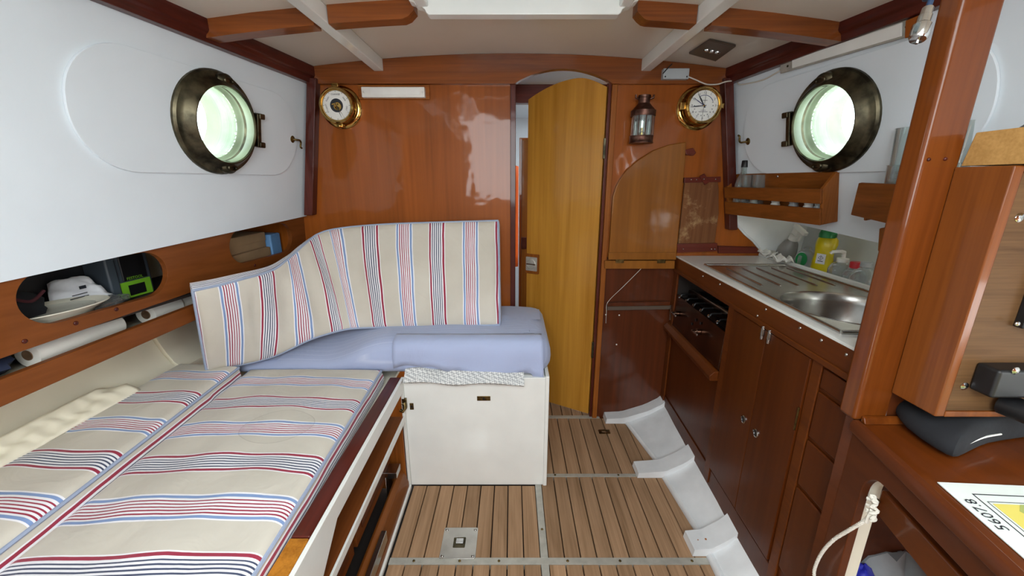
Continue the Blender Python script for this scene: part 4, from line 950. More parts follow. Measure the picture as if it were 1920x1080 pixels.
screw(rk, WR.px(1458, 331, .0104), WR.N, .005, 'chrome')
def ware(name, lab, cat, pos, parts, group=None):
    t = thing(name, lab, cat, pos, group)
    for nm, prof, mat, n in parts: obj(nm, MB().lathe(prof, (0, 0, 0), (0, 0, 1), n), mat, t, smooth=40, local=True)
    return t
zf = 1.0135
def rackpos(px, off=.030): p = WR.px(px, 345, off); return V3(WR.x(p.y, zf), p.y, zf)+WR.N*off
tg = rackpos(1374); tg.y = min(tg.y, 1.625)
ware('clear_bottle', 'clear glass bottle with black cap in the teak rack', 'bottle', tg, [
  ('body', [(0, 0), (.024, .001), (.026, .008), (.026, .10), (.022, .122), (.012, .142), (.010, .150), (.010, .168), (.008, .168), (.008, .150), (.011, .142), (.0205, .121), (.0245, .10), (.0245, .006), (0, .004)], 'clear', 28), ('cap', [(.0125, .166), (.0125, .190), (.011, .192), (0, .192)], 'black', 20)])
tprof = [(0, 0), (.021, .001), (.023, .01), (.0265, .134), (.0275, .136), (.0258, .136), (.022, .012), (0, .010)]
for i, px in enumerate((1393, 1414)):
    ware('small_tumbler', ('small drinking glass beside the clear bottle in the rack' if i == 0 else 'small drinking glass further from the clear bottle in the rack'), 'glass', rackpos(px, .030), [('cup', tprof, 'clear', 24), ('base', [(0, 0), (.0195, 0.0005), (.0195, .009), (0, .0095)], 'clear', 24)], 'small glasses in the teak rack')
for i, (y, c) in enumerate(((1.55, 'whiteplastic'), (1.44, 'whiteplastic'), (1.36, 'greyplastic'), (1.30, 'whiteplastic'), (1.26, 'greyplastic'))):
    z = zf; p = V3(WR.x(y, z), y, z)+WR.N*.034
    tag(obj('spice_jar', MB().lathe([(0, 0), (.014, .0005), (.015, .004), (.015, .034), (.012, .040), (.0135, .042), (.0135, .052), (0, .053)], p, (0, 0, 1), 16), c, smooth=40), f'{("white" if c[0] == "w" else "grey")} spice jar glimpsed through the rack slats, {("first", "second", "third", "fourth", "fifth")[i]} from the corner', 'jar', 'jars inside the teak rack')
# ---- second shelf with stacked tumblers, partly behind the post
s2 = thing('tumbler_shelf', 'small mahogany shelf with tall stacked tumblers behind the post', 'shelf', V3(.96, .95, 1.02))
fq = [WR.px(*q, .06) for q in ((1609, 343), (1594, 403), (1700, 428), (1706, 347))]
e = fq[3]-fq[0]; fq[3] = fq[0]+e*2.6; e = fq[2]-fq[1]; fq[2] = fq[1]+e*2.6
obj('front_board', MB().prism(fq, -WR.N*.010), 'teaky', s2, bevel=.003)
ys_ = [fq[0].y-.012, fq[3].y]; z0 = 1.035
obj('shelf_bottom', MB().prism([V3(WR.x(ys_[0], z0), ys_[0], z0), V3(WR.x(ys_[0], z0), ys_[0], z0)+WR.N*.049, V3(WR.x(ys_[1], z0), ys_[1], z0)+WR.N*.049, V3(WR.x(ys_[1], z0), ys_[1], z0)], (0, 0, .008)), 'teaky', s2)
obj('end_board', MB().prism([V3(WR.x(fq[0].y-.004, z), fq[0].y-.004, z)+WR.N*o for z, o in ((1.025, 0), (1.025, .050), (1.110, .050), (1.110, 0))], (0, -.008, 0)), 'teakz', s2, bevel=.002)
T2 = [(0, 0), (.024, .001), (.026, .012), (.031, .120), (.0325, .122), (.0305, .122), (.025, .014), (0, .012)]
for i, (px, lab) in enumerate(((1694, 'clear tumblers stacked on the shelf left of the post'), (1783, 'clear tumblers on the shelf seen right of the post'))):
    z = z0+.0085
    def put(y): return V3(WR.x(y, z), y, z)+WR.N*.034
    def seen(p): return 960+F*p.x/(p.y*cT-(p.z+.12-CH)*sT)
    p = put(min([.60+.001*k for k in range(560)], key=lambda y: abs(seen(put(y))-px)))
    t = None
    for k in range(2):
        g = ware('tall_tumbler', ('upper' if k else 'lower')+' of the two '+lab, 'glass', p+V3(0, 0, .088*k), [('cup', T2, 'clear', 28)], 'stacked tall tumblers')
# lower wooden bracket behind the post
bq = [WR.px(*q, .03) for q in ((1648, 428), (1645, 470), (1660, 490), (1720, 520), (1720, 428))]
tag(obj('knife_block', MB().prism(bq, -WR.N*.028), 'teakz', bevel=.003), 'dark wooden block fixed below the tumbler shelf behind the post', 'wooden block')
# ================================================================== POST, INSTRUMENT BOX AND CHART TABLE
CT = Plane(.8786, .68, 0, -.2145, 1); TZ = .68
tx = lambda y: CT.x(y, 0)
post = obj('trim_15', MB().box(.648, .712, .652, .690, TZ+.001, zc(.7)), 'post', bevel=.007, seg=3)
tag(post, 'varnished wooden post rising from the chart table to the deckhead', 'post', kind='structure')
for px, py in ((1741, 299), (1772, 298)): screw(post, PY(px, py, .652), (0, -1, 0), .003, 'dark', 'wood_plug')
pw = obj('wall_partition', MB().box(.655, 1.20, .6545, .676, 0, TZ-.0005).box(.7105, 1.20, .660, .676, TZ-.022, .80), 'tablefront'); tag(pw, 'brown partition between galley and chart table', 'wall', kind='structure')
ctb = thing('chart_table', 'varnished mahogany chart table with an open locker in its front', 'table', (.85, .35, 0))
ya, yb2 = .652, -.10
obj('top', MB().prism([V3(tx(ya)+.004, ya, TZ-.018), V3(tx(yb2)+.004, yb2, TZ-.018), V3(1.25, yb2, TZ-.018), V3(1.25, ya, TZ-.018)], (0, 0, .018)), 'table', ctb)
obj('edge_moulding', MB().prism([CT.at((ya-D)*1.0227, a, b) for a, b in ((-.020, -.004), (-.020, .008), (-.004, .010), (.004, .006), (.005, -.004))], -CT.U*.76), 'tablefront', ctb, bevel=.002)
u_ = lambda px, py: CT.uv(px, py)
ul, uh = u_(1579, 1040)[0], -1.72
v1 = .5*(u_(1660, 920)[1]+u_(1830, 1080)[1])-.004
hole = [(ul, -.40)]+[(ul, v1-.05)]+[(ul-.045+.045*math.cos(a), v1-.05+.05*math.sin(a)) for a in [PI/2*i/8 for i in range(1, 9)]]+[(uh, v1), (uh, -.40)]
fo = [((ya-D)*1.0227+.012, -.68), ((ya-D)*1.0227+.012, -.018), (-1.76, -.018), (-1.76, -.68)]
obj('front_panel', MB().prism([CT.at(a, b, -.001) for a, b in fo], -CT.N*.014, [[CT.at(a, b, -.001) for a, b in hole]]), 'tablefront', ctb, bevel=.002)
obj('locker_lining', MB().prism([CT.at(a+.010, b, -.016) for a, b in hole[:10]]+[CT.at(hole[9][0]-.03, v1, -.016), CT.at(hole[9][0]-.03, v1+.012, -.016)]+[CT.at(a+.022, b+.010, -.016) for a, b in hole[:10]][::-1], -CT.N*.024), 'cream', ctb)
obj('locker_back', MB().prism([CT.at(-1.02, -.62, -.36), CT.at(-1.02, -.03, -.36), CT.at(-1.76, -.03, -.36), CT.at(-1.76, -.62, -.36)], -CT.N*.01), 'lockergrey', ctb)
obj('locker_floor', MB().prism([CT.at(-1.03, -.46, -.016), CT.at(-1.76, -.46, -.016), CT.at(-1.76, -.46, -.36), CT.at(-1.03, -.46, -.36)], (0, 0, -.01)), 'cream', ctb)
# drop-down flap inside the opening, with rope eye
fo2 = [(ul-.012, v1-.030), (ul-.012, v1-.078), (uh, v1-.095), (uh, v1-.030)]
flp = obj('locker_flap', MB().prism([CT.at(a, b, -.022) for a, b in fo2], -CT.N*.016), 'table', ctb, bevel=.004)
ep = CT.px(1645, 938, -.018)
obj('rope_eye', MB().tube([ep+CT.U*.006*math.cos(a)+CT.N*(.004+.006*math.sin(a)) for a in [2*PI*i/14 for i in range(14)]], .0018, 6, closed=True), 'brassdull', flp, smooth=True)
# base wedge under the post
tag(obj('trim_16', MB().prism([V3(.660, .640, TZ+.0005), V3(.660, .651, TZ+.0005), V3(.660, .651, TZ+.014), V3(.660, .645, TZ+.012)], (.114, 0, 0)), 'post', bevel=.002), 'short wooden moulding on the chart table at the foot of the post', 'moulding', kind='structure')
# rope with knot
def catpts(pts, m=8): return catmull([Vector(p) for p in pts], m)
rp = catpts([CT.px(1640, 945, -.006), CT.px(1634, 962, .004), CT.px(1618, 978, .010), CT.px(1590, 995, .012), CT.px(1562, 1013, .012), CT.px(1540, 1038, .012), CT.px(1527, 1068, .012), CT.px(1528, 1090, .010)], 14)
def twist(path, r, tw, n=3):
    mb = MB(); L = 0; acc = [0]
    for a, b in zip(path, path[1:]): L += (b-a).length; acc.append(L)
    for s in range(n):
        pts = []
        for i, p in enumerate(path):
            t = (path[min(i+1, len(path)-1)]-path[max(i-1, 0)]).normalized(); x = t.orthogonal().normalized() if abs(t.z) > .9 else t.cross(V3(0, 0, 1)).normalized(); y = t.cross(x); a = acc[i]*tw+2*PI*s/n
            pts.append(p+(x*math.cos(a)+y*math.sin(a))*r*.55)
        mb.tube(pts, r*.52, 6)
    return mb
dense = []
for a, b in zip(rp, rp[1:]): dense += [a.lerp(b, k/2) for k in range(2)]
rope = thing('rope_lanyard', 'white twisted rope lanyard knotted to the locker flap', 'rope', rp[0])
obj('cord', twist(dense, .0032, 420), 'rope', rope, smooth=True)
kp = CT.px(1635, 955, .006); mbk = MB()
for i, (dx, dz, r) in enumerate(((0, 0, .008), (.003, .011, .007), (-.003, -.010, .008), (.002, .020, .005))):
    c0 = kp+CT.U*dx+V3(0, 0, dz); mbk.tube([c0+(CT.U*math.cos(a)+V3(0, 0, .55)*math.sin(a+.5*i)+CT.N*.6*math.sin(2*a+i))*r for a in [2*PI*k/16 for k in range(16)]], .0028, 6, closed=True)
mbk.tube(catpts([kp, kp-CT.U*.002+V3(0, 0, -.012)+CT.N*.003, kp-CT.U*.001+V3(0, 0, -.028)+CT.N*.003], 5), .003, 6)
obj('knot', mbk, 'rope', rope, smooth=True)
# things inside the locker
def blob(c, sx, sy, sz, seed, n=14, m=9, amp=.15):
    rnd = random.Random(seed); ph = [rnd.uniform(0, 6) for _ in range(6)]; rows = []
    for i in range(m+1):
        th = PI*i/m; r = []
        for k in range(n):
            a = 2*PI*k/n; w_ = 1+amp*math.sin(3*a+ph[0]+th*2)*math.sin(2*th+ph[1])+amp*.6*math.sin(5*a+ph[2]+3*th)
            r.append(V3(c[0]+sx*w_*math.sin(th)*math.cos(a), c[1]+sy*w_*math.sin(th)*math.sin(a), c[2]+sz*w_*math.cos(th)))
        rows.append(r+[r[0]])
    return MB().grid(rows)
g0 = CT.px(1680, 1090, -.17)
tag(obj('canvas_bag', blob(g0, .10, .10, .075, 3), 'greycloth', smooth=True), 'crumpled grey canvas bag inside the chart table locker', 'bag')
g1 = CT.px(1612, 1085, -.075)
tag(obj('blue_bag', blob(g1, .026, .032, .034, 5, amp=.1), 'royal', smooth=True), 'royal blue bag inside the chart table locker', 'bag')
# ---- chart
cz = TZ+.0012
c0, c1 = PZ(1757, 905, cz), PZ(1905, 1035, cz); cdir = (c1-c0); cdir.z = 0; cdir.normalize(); cn = V3(-cdir.y, cdir.x, 0)
if cn.x < 0: cn = -cn
ch = thing('sea_chart', 'yellow and green sea chart lying on the chart table', 'chart', c0)
def cpt(a, b, z=0): return c0+cdir*a+cn*b+V3(0, 0, z)
cn2 = PZ(1920, 912, cz)-c0; cn2.z = 0; cn = cn2.normalized()
obj('sheet', MB().prism([cpt(0, 0), cpt(.55, 0), cpt(.55, .42), cpt(0, .42)], (0, 0, .0012)), 'chart', ch)
z = .0014
obj('border_line', MB().prism([cpt(.022, .030, z), cpt(.54, .030, z), cpt(.54, .0315, z), cpt(.0235, .0315, z), cpt(.0235, .40, z), cpt(.022, .40, z)], (0, 0, .0003)), 'ink', ch)
obj('inner_line', MB().prism([cpt(.036, .038, z), cpt(.54, .038, z), cpt(.54, .0388, z), cpt(.0368, .0388, z), cpt(.0368, .40, z), cpt(.036, .40, z)], (0, 0, .0003)), 'ink', ch)
obj('land', MB().prism([cpt(.040, .042, z), cpt(.54, .042, z), cpt(.54, .40, z), cpt(.040, .40, z)], (0, 0, .0003)), 'land', ch)
obj('shoal', MB().prism([cpt(*q, z+.0004) for q in ((.040, .078), (.052, .066), (.070, .074), (.082, .062), (.105, .058), (.115, .066), (.125, .085), (.150, .095), (.20, .13), (.22, .2), (.20, .39), (.040, .39))], (0, 0, .0003)), 'shoal', ch)
obj('shoal', MB().prism([cpt(*q, z+.0004) for q in ((.19, .05), (.22, .06), (.25, .055), (.28, .07), (.30, .12), (.33, .15), (.36, .3), (.25, .3), (.22, .1))], (0, 0, .0003)), 'shoal', ch)
obj('chart_number', text_mb('5607.8', .020, cpt(.060, .016, .0014), -cdir, cn*-1, V3(0, 0, 1)), 'ink', ch)
# ---- black cushion squeezed under the box
pts = [(.745, .575), (.720, .640), (.76, .66), (1.0, .66), (.95, .60), (.86, .560), (.79, .548)]
pc_ = V3(.83, .61, TZ)
q0 = [PZ(a, b, .70) for a, b in ((1675, 762), (1690, 792), (1760, 838), (1790, 852), (1805, 845), (1850, 822), (1880, 812))]
ring = [V3(p.x, p.y, 0) for p in q0]+[V3(1.05, .62, 0), V3(1.05, .647, 0), V3(.745, .647, 0)]
cxy = V3(sum(p.x for p in ring)/len(ring), sum(p.y for p in ring)/len(ring), 0)
lay = [(.80, .003), (.98, .010), (1.0, .022), (.97, .034), (.86, .046), (.5, .052), (.05, .052)]
rows = [[cxy+(p-cxy)*k+V3(0, 0, TZ+z) for p in ring] for k, z in lay]; rows = [r+[r[0]] for r in rows]
bc = thing('black_pouch', 'black padded cloth pouch with a white piped edge on the chart table', 'pouch', V3(cxy.x, cxy.y, TZ))
obj('cover', MB().grid(rows), 'blackcloth', bc, smooth=80, subsurf=1)
obj('white_piping', MB().tube(catpts([PZ(1795, 842, .704), PZ(1815, 832, .706), PZ(1845, 820, .706), PZ(1877, 814, .704)], 5), .0016, 6), 'whiteplastic', bc, smooth=True)
# ---- instrument box
ib = thing('instrument_box', 'mahogany instrument box with brown laminate face beside the post', 'box', V3(.90, .61, .74))
bx0, by0, by1, bz0, bz1 = .703, .573, .6515, .742, 1.142
obj('side_panel', MB().box(bx0, bx0+.016, by0, by1, bz0, bz1), 'boxside', ib, bevel=.0025)
obj('bottom', MB().box(bx0+.016, 0.99, by0, by1, bz0, bz0+.010), 'boxside', ib, bevel=.001)
obj('top', MB().box(bx0+.016, 0.99, by0, by1, bz1-.010, bz1), 'boxside', ib)
fp_ = obj('face_panel', MB().box(bx0+.0165, 0.99, by0+.003, by0+.008, bz0+.0105, bz1-.0105), 'laminate', ib)
obj('back', MB().box(bx0+.0165, .99, by1-.006, by1, bz0+.0105, bz1-.0105), 'laminate', ib)
for px, py in ((1911, 408), (1808, 724)): screw(fp_, PY(px, py, by0+.003), (0, -1, 0), .0068, 'chrome')
p = PY(1899, 612, by0+.002)
ig = obj('dark_gauge_plate', MB().box(p.x, p.x+.14, by0-.010, by0+.003, p.z, p.z+.10), 'black', ib, bevel=.002); screw(ig, PY(1907, 607, by0-.010), (0, -1, 0), .004, 'chrome')
p = PY(1862, 690, by0-.02); p2 = PY(1862, 742, by0-.02)
br = obj('black_bracket', MB().box(p.x, p.x+.14, by0-.030, by0+.003, p2.z, p.z), 'black', ib, bevel=.005); screw(br, PY(1904, 695, by0-.030), (0, -1, 0), .006, 'chrome')
p = PY(1896, 768, by0-.015)
obj('black_tube', MB().lathe([(.018, 0), (.018, .07), (.012, .07), (.012, 0)], p+V3(0.0, .012, 0.004), (.2, -1, 0), 24, closed=True), 'black', ib, smooth=40)
# oak tray above the box
ok = thing('oak_tray', 'pale oak fiddle tray standing on top of the instrument box', 'tray', V3(.85, .58, 1.143))
oz0, oz1 = 1.1435, 1.192
obj('front_board', MB().prism([V3(.708, .648, oz0), V3(.708, .40, oz0), V3(.708, .40, oz1+.004), V3(.708, .640, oz1)], (.010, 0, 0)), 'oak', ok, bevel=.002)
obj('end_board', MB().box(.7185, .98, .636, .646, oz0, oz1-.006), 'oak', ok, bevel=.002)
obj('base', MB().box(.7185, .98, .40, .635, oz0, oz0+.006), 'oak', ok)
p = PX(1912, 232, .84)
tag(obj('black_case', MB().lathe([(.050, 0), (.055, .02), (.050, .045), (.035, .060), (0, .066)], V3(p.x+.02, p.y-.035, oz0+.0065), (0, 0, 1), 24), 'black', smooth=40), 'black rounded case standing in the oak tray', 'case')
# plug hanging on a blue cable
pl0 = EYE+ray(1722, 70)*.46; ax = (EYE+ray(1745, 0)*.46-pl0).normalized()
pg = thing('aerial_plug', 'silver aerial plug hanging on a dark blue cable', 'plug', pl0)
obj('knurled_sleeve', MB().lathe([(.0, -.004), (.0075, -.003), (.0090, 0), (.0090, .014), (.0080, .015), (.0075, .016), (0, .016)], pl0, ax, 24), 'chrome', pg, smooth=40)
obj('barrel', MB().lathe([(.0066, .016), (.0066, .026), (.0055, .027), (.0052, .036), (0, .036)], pl0, ax, 20), 'chrome', pg, smooth=40)
obj('pin', MB().lathe([(.0015, -.008), (.0015, -.003)], pl0, ax, 8), 'chrome', pg)
ct_ = pl0+ax*.034
obj('cable', MB().tube(catpts([ct_, ct_+ax*.02, EYE+ray(1748, -30)*.47, V3(.50, .47, 1.50), V3(.515, .47, 1.535)], 6), .0030, 8), 'cable', pg, smooth=True)
# ================================================================== DOOR AND BULKHEAD FITTINGS
hx_, hy_ = .376, D+.008; dd = V3(-.866, .5, 0); dn = V3(-.5, -.866, 0)
d1 = thing('door_1', 'golden arched veneer door standing ajar into the fore cabin', 'door', V3(hx_, hy_, .012), kind='structure')
top = []
for i in range(21):
    s = .351*i/20; z = 1.482+.046*math.sin(min(1, s/.13)*PI/2) if s < .13 else 1.528-.060*((s-.13)/.221)**1.9
    top.append((s, z))
dp = [V3(hx_, hy_, 0)+dd*s+V3(0, 0, z) for s, z in [(0, .012), (.351, .012)]+top[::-1]]
leaf = obj('leaf', MB().prism(dp, -dn*.022), 'door', d1, bevel=.003)
vc = V3(hx_, hy_, .735)+dd*.318
vf = obj('vent_frame', MB().prism([vc+dd*a+V3(0, 0, b)+dn*.0005 for a, b in rrect(-.036, .036, -.048, .048, .004, 2)], dn*.008), 'teakz', d1, bevel=.002)
obj('vent_plate', MB().prism([vc+dd*a+V3(0, 0, b)+dn*.0085 for a, b in rrect(-.028, .032, -.034, .034, .003, 2)], dn*.003), 'alu', vf, bevel=.001)
obj('vent_dial', MB().lathe([(.026, 0), (.026, .004), (.022, .006), (.020, .003), (0, .003)], vc+dd*.002+dn*.0115, dn, 28), 'alu', vf, smooth=40)
obj('vent_bar', MB().obox(vc+dd*.002+dn*.017, dd*.024, V3(0, 0, .003), dn*.002), 'steel', vf, bevel=.001)
for z in (1.25, .36): obj('hinge', MB().box(hx_-.004, hx_+.006, hy_-.020, hy_-.010, z-.04, z+.04), 'bronze', d1, bevel=.002)
latch = PY(981, 456, 2.34)
tag(obj('locker_turnbutton', MB().box(latch.x-.012, latch.x+.02, 2.335, 2.352, latch.z-.035, latch.z+.035), 'dark', bevel=.004), 'dark wooden turn button on the fore cabin locker', 'turn button')
# ---- round brass instruments
def instrument(name, lab, cat, c, r, depth):
    t = thing(name, lab, cat, V3(*c)); A = V3(0, -1, 0); c = Vector(c)
    obj('flange', MB().lathe([(r, 0), (r, .005), (r*.95, .009), (r*.86, .011), (r*.80, .018), (r*.79, .018), (0, .018)], c, A, 56), 'brass', t, smooth=35)
    obj('case', MB().lathe([(r*.80, .010), (r*.79, .030), (r*.78, depth-.016), (r*.82, depth-.014), (r*.84, depth-.006), (r*.82, depth), (r*.76, depth+.004), (r*.735, depth), (r*.735, depth-.006), (0, depth-.008)], c, A, 56), 'brass', t, smooth=35)
    f = c+A*(depth-.0062)
    di = obj('dial', MB().lathe([(r*.74, -.001), (r*.74, 0), (0, 0)], f, A, 48), 'dial', t)
    for i in range(6):
        a = 2*PI*(i+.5)/6; screw(t, c+V3(math.cos(a)*r*.91, -.0095, math.sin(a)*r*.91), A, .003, 'brassdull')
    return t, f, di, r*.74
def ticks(di, f, R, n, r0, r1, wd, mat, name='tick_marks', a0=0, a1=360):
    mb = MB()
    for i in range(n):
        a = math.radians(a0+(a1-a0)*i/n); d = V3(math.sin(a), 0, math.cos(a)); s_ = V3(d.z, 0, -d.x)
        mb.obox(f+d*(r0+r1)/2*R+V3(0, -.0006, 0), d*(r1-r0)/2*R, s_*wd/2, V3(0, .0003, 0))
    return obj(name, mb, mat, di)
def hand(di, f, R, ang, r1, wd, mat='ink', tail=.15, name='hand', lift=.002):
    a = math.radians(ang); d = V3(math.sin(a), 0, math.cos(a)); s_ = V3(d.z, 0, -d.x)
    return obj(name, MB().prism([f+d*r1*R+V3(0, -lift, 0), f+d*r1*.55*R+s_*wd+V3(0, -lift, 0), f-d*tail*R+s_*wd*.6+V3(0, -lift, 0), f-d*tail*R-s_*wd*.6+V3(0, -lift, 0), f+d*r1*.55*R-s_*wd+V3(0, -lift, 0)], (0, -.0006, 0)), mat, di)
t, f, di, R = instrument('barometer', 'round brass barometer on the bulkhead left of the strip lamp', 'barometer', PY(641, 202, D), .080, .055)
ticks(di, f, R, 60, .86, .93, .0006, 'ink'); ticks(di, f, R, 12, .80, .93, .0012, 'ink')
for wd_, ang in (('STORMY', -105), ('RAIN', -55), ('CHANGE', 0), ('FAIR', 55), ('DRY', 105)):
    a = math.radians(ang); d = V3(math.sin(a), 0, math.cos(a)); s_ = V3(d.z, 0, -d.x)
    obj('dial_lettering', text_mb(wd_, .0085, f+d*.66*R+V3(0, -.0006, 0), s_, d, V3(0, -1, 0)), 'ink', di)
obj('aneroid_window', MB().lathe([(R*.42, 0), (R*.42, .0008), (0, .0008)], f, (0, -1, 0), 36), 'ink', di)
obj('aneroid_capsule', MB().lathe([(R*.26, .0008), (R*.25, .0025), (R*.16, .0030), (R*.14, .0024), (0, .0026)], f+V3(.004, 0, -.003), (0, -1, 0), 28), 'brass', di, smooth=40)
obj('aneroid_arm', MB().obox(f+V3(-.006, -.0032, .006), V3(.011, 0, .003), V3(-.0006, 0, .002), V3(0, .0005, 0)), 'brass', di)
hand(di, f, R, 160, .86, .0012, name='pressure_hand', lift=.004); hand(di, f, R, 148, .82, .0008, 'brassdull', name='set_hand', lift=.0045)
obj('hanging_lug', MB().box(f.x-.013, f.x+.013, f.y+.000, f.y+.018, f.z+.066, f.z+.080), 'brass', t, bevel=.003)
obj('latch_lug', MB().box(f.x-.012, f.x+.014, f.y+.004, f.y+.030, f.z-.078, f.z-.064).lathe([(.005, 0), (.005, .014), (0, .016)], V3(f.x+.004, f.y+.01, f.z-.074), (0, -1, 0), 12), 'brass', t, bevel=.002)
t, f, di, R = instrument('ship_clock', 'round brass ship clock on the bulkhead right of the lantern', 'clock', PY(1307, 203, D), .083, .062)
ticks(di, f, R, 60, .90, .96, .0006, 'ink'); ticks(di, f, R, 12, .84, .96, .0012, 'ink')
for k in range(1, 13):
    a = math.radians(30*k); d = V3(math.sin(a), 0, math.cos(a)); obj('numeral', text_mb(str(k), .0115, f+d*.74*R+V3(0, -.0006, 0), (1, 0, 0), (0, 0, 1), (0, -1, 0)), 'ink', di)
arcp = [f+V3(math.sin(math.radians(a))*.60*R, -.0008, math.cos(math.radians(a))*.60*R) for a in range(-35, 66, 5)]
obj('blue_arc', MB().tube(arcp, .0010, 6), 'inkblue', di)
ticks(di, f, R, 11, .55, .62, .0022, 'ink', 'tide_marks', 70, 290)
obj('dial_lettering', MB().box(f.x-.017, f.x+.017, f.y-.0009, f.y-.0005, f.z-.0225, f.z-.0210).box(f.x-.010, f.x+.010, f.y-.0009, f.y-.0005, f.z-.017, f.z-.016).box(f.x-.012, f.x+.012, f.y-.0009, f.y-.0005, f.z+.018, f.z+.0195), 'ink', di)
hand(di, f, R, -32, .80, .0026, name='hour_hand'); hand(di, f, R, -96, .92, .0020, name='minute_hand', lift=.003); hand(di, f, R, -57, .84, .0012, 'inkblue', name='tide_hand', lift=.0035); hand(di, f, R, 4, .80, .0005, tail=.85, name='second_hand', lift=.004)
obj('hand_boss', MB().lathe([(.003, 0), (.003, .005), (0, .006)], f, (0, -1, 0), 12), 'brass', di, smooth=40)
lug = obj('bezel_hinge', MB().box(f.x-.088, f.x-.066, f.y+.004, f.y+.020, f.z-.014, f.z+.014), 'brass', t, bevel=.003)
obj('bezel_latch', MB().box(f.x+.064, f.x+.078, f.y+.002, f.y+.014, f.z-.008, f.z+.008).tube([V3(f.x+.078, f.y+.008, f.z+.010), V3(f.x+.078, f.y+.008, f.z-.010)], .004, 8), 'brass', t, bevel=.002)
# ---- strip lamp left
a, b = PY(672, 160, D-.001), PY(807, 187, D-.001)
lp = thing('strip_lamp', 'white strip lamp on a wooden board beside the barometer', 'lamp', V3((a.x+b.x)/2, D, b.z))
obj('board', MB().box(a.x, b.x, D-.012, D-.0005, b.z, a.z), 'teakx', lp, bevel=.002)
a, b = PY(677, 163, D-.03), PY(797, 183, D-.03)
hs = obj('housing', MB().box(a.x, b.x, D-.034, D-.0125, b.z, a.z), 'whiteplastic', lp, bevel=.003)
obj('diffuser', MB().box(a.x+.035, b.x-.018, D-.037, D-.0345, b.z+.008, a.z-.004), 'dial', hs, bevel=.001)
for x in (a.x+.010, b.x-.009): screw(hs, V3(x, D-.034, (a.z+b.z)/2), (0, -1, 0), .004, 'whiteplastic')
# ---- strip lamp on the right cabin side
sl2 = thing('strip_lamp', 'long white strip lamp under the dark trim above the right porthole', 'lamp', WR.px(1590, 90))
def wq(pts, off, th): return MB().prism([WR.px(*p, off) for p in pts], WR.N*th)
obj('housing', wq(((1470, 137), (1708, 68), (1710, 35), (1470, 115)), .0006, .014), 'alu', sl2, bevel=.002)
obj('diffuser', wq(((1487, 128), (1692, 68), (1693, 42), (1487, 112)), .0148, .004), 'dial', sl2, bevel=.001)
for px, py in ((1477, 124), (1700, 50)): screw(sl2, WR.px(px, py, .0148), WR.N, .0035, 'bronze')
obj('wooden_block', wq(((1710, 70), (1735, 62), (1737, 26), (1712, 36)), .0006, .02), 'bulk', sl2, bevel=.002)
# ---- grey junction box, white wire
a, b = PY(1242, 130, D-.03), PY(1288, 150, D-.03)
jb = thing('junction_box', 'small pale grey junction box on the header beam', 'junction box', V3((a.x+b.x)/2, D-.023, b.z))
obj('lid', MB().box(a.x, b.x, D-.046, D-.0225, b.z, a.z), 'greyplastic', jb, bevel=.002)
for x in (a.x+.008, b.x-.008): screw(jb, V3(x, D-.046, b.z+.008), (0, -1, 0), .003, 'black')
wp_ = catpts([PY(1288, 143, D-.03), PY(1305, 150, D-.03), PY(1325, 158, D-.03), PY(1345, 158, D-.032), PY(1362, 153, D-.05), WR.px(1380, 152, .005), WR.px(1386, 158, .005), WR.px(1400, 157, .004), WR.px(1430, 150, .004), WR.px(1450, 140, .004), WR.px(1469, 128, .004)], 6)
tag(obj('lamp_wire', MB().tube(wp_, .0024, 6), 'whitecable', smooth=True), 'thin white wire from the junction box to the long strip lamp', 'wire')
tag(obj('black_wire', MB().tube(catpts([PY(1260, 120, D-.04), PY(1250, 130, D-.05), PY(1243, 138, D-.05)], 6), .002, 6), 'black', smooth=True), 'short black wire behind the grey junction box', 'wire')
# ---- brown vent on the deckhead
vq = []
for px, py in ((1330, 81), (1380, 86), (1342, 113), (1291, 106)):
    p = PZ(px, py, 1.548); vq.append(V3(p.x, p.y, 0))
vcx = sum(p.x for p in vq)/4; vcy = sum(p.y for p in vq)/4; vz = zc(vcx)-.004
vt = thing('deckhead_vent', 'brown square vent plate on the deckhead above the clock', 'vent', V3(vcx, vcy, vz))
obj('plate', MB().prism([V3(p.x, p.y, zc(p.x)-.008) for p in vq], (0, 0, .007)), 'ventbrown', vt, bevel=.002)
for k in (-1, 0, 1): obj('cowl', MB().lathe([(.011, 0), (.010, .004), (.006, .006), (0, .006)], V3(vcx+k*.02, vcy+k*.004, zc(vcx+k*.02)-.007), (0, 0, -1), 14), 'chrome', vt, smooth=40)
# ---- copper lantern
lx = PY(1204, 228, D-.05)
ln = thing('copper_lantern', 'small aged copper oil lantern with glass front on the bulkhead', 'lantern', V3(lx.x, D-.055, PY(1204, 269, D-.055).z))
zl = [PY(1204, q, D-.055).z for q in (269, 255, 218, 207, 199, 194, 179)]; o = V3(lx.x, D-.055, 0)
def L(prof, nm, mat, n=32): return obj(nm, MB().lathe([(r, z) for r, z in prof], o, (0, 0, 1), n), mat, ln, smooth=40)
L([(0, zl[0]), (.046, zl[0]), (.046, zl[0]+.004), (.0445, zl[0]+.006), (.0445, zl[1]-.003), (.046, zl[1]), (.040, zl[1]), (0, zl[1])], 'base', 'copper')
L([(.041, zl[1]), (.041, zl[2]), (.038, zl[2]), (.038, zl[1])], 'glass_front', 'clear')
L([(.012, zl[1]), (.012, zl[1]+.012), (.006, zl[1]+.016), (.006, zl[1]+.03), (0, zl[1]+.03)], 'burner', 'brass', 16)
for k in range(5): 
    a = PI*(k+.5)/5+PI; q = o+V3(.043*math.cos(a), .043*math.sin(a), 0); obj('guard_bar', MB().tube([q+V3(0, 0, zl[1]-.004), q+V3(0, 0, zl[2]+.004)], .0018, 6), 'copper', ln, smooth=True)
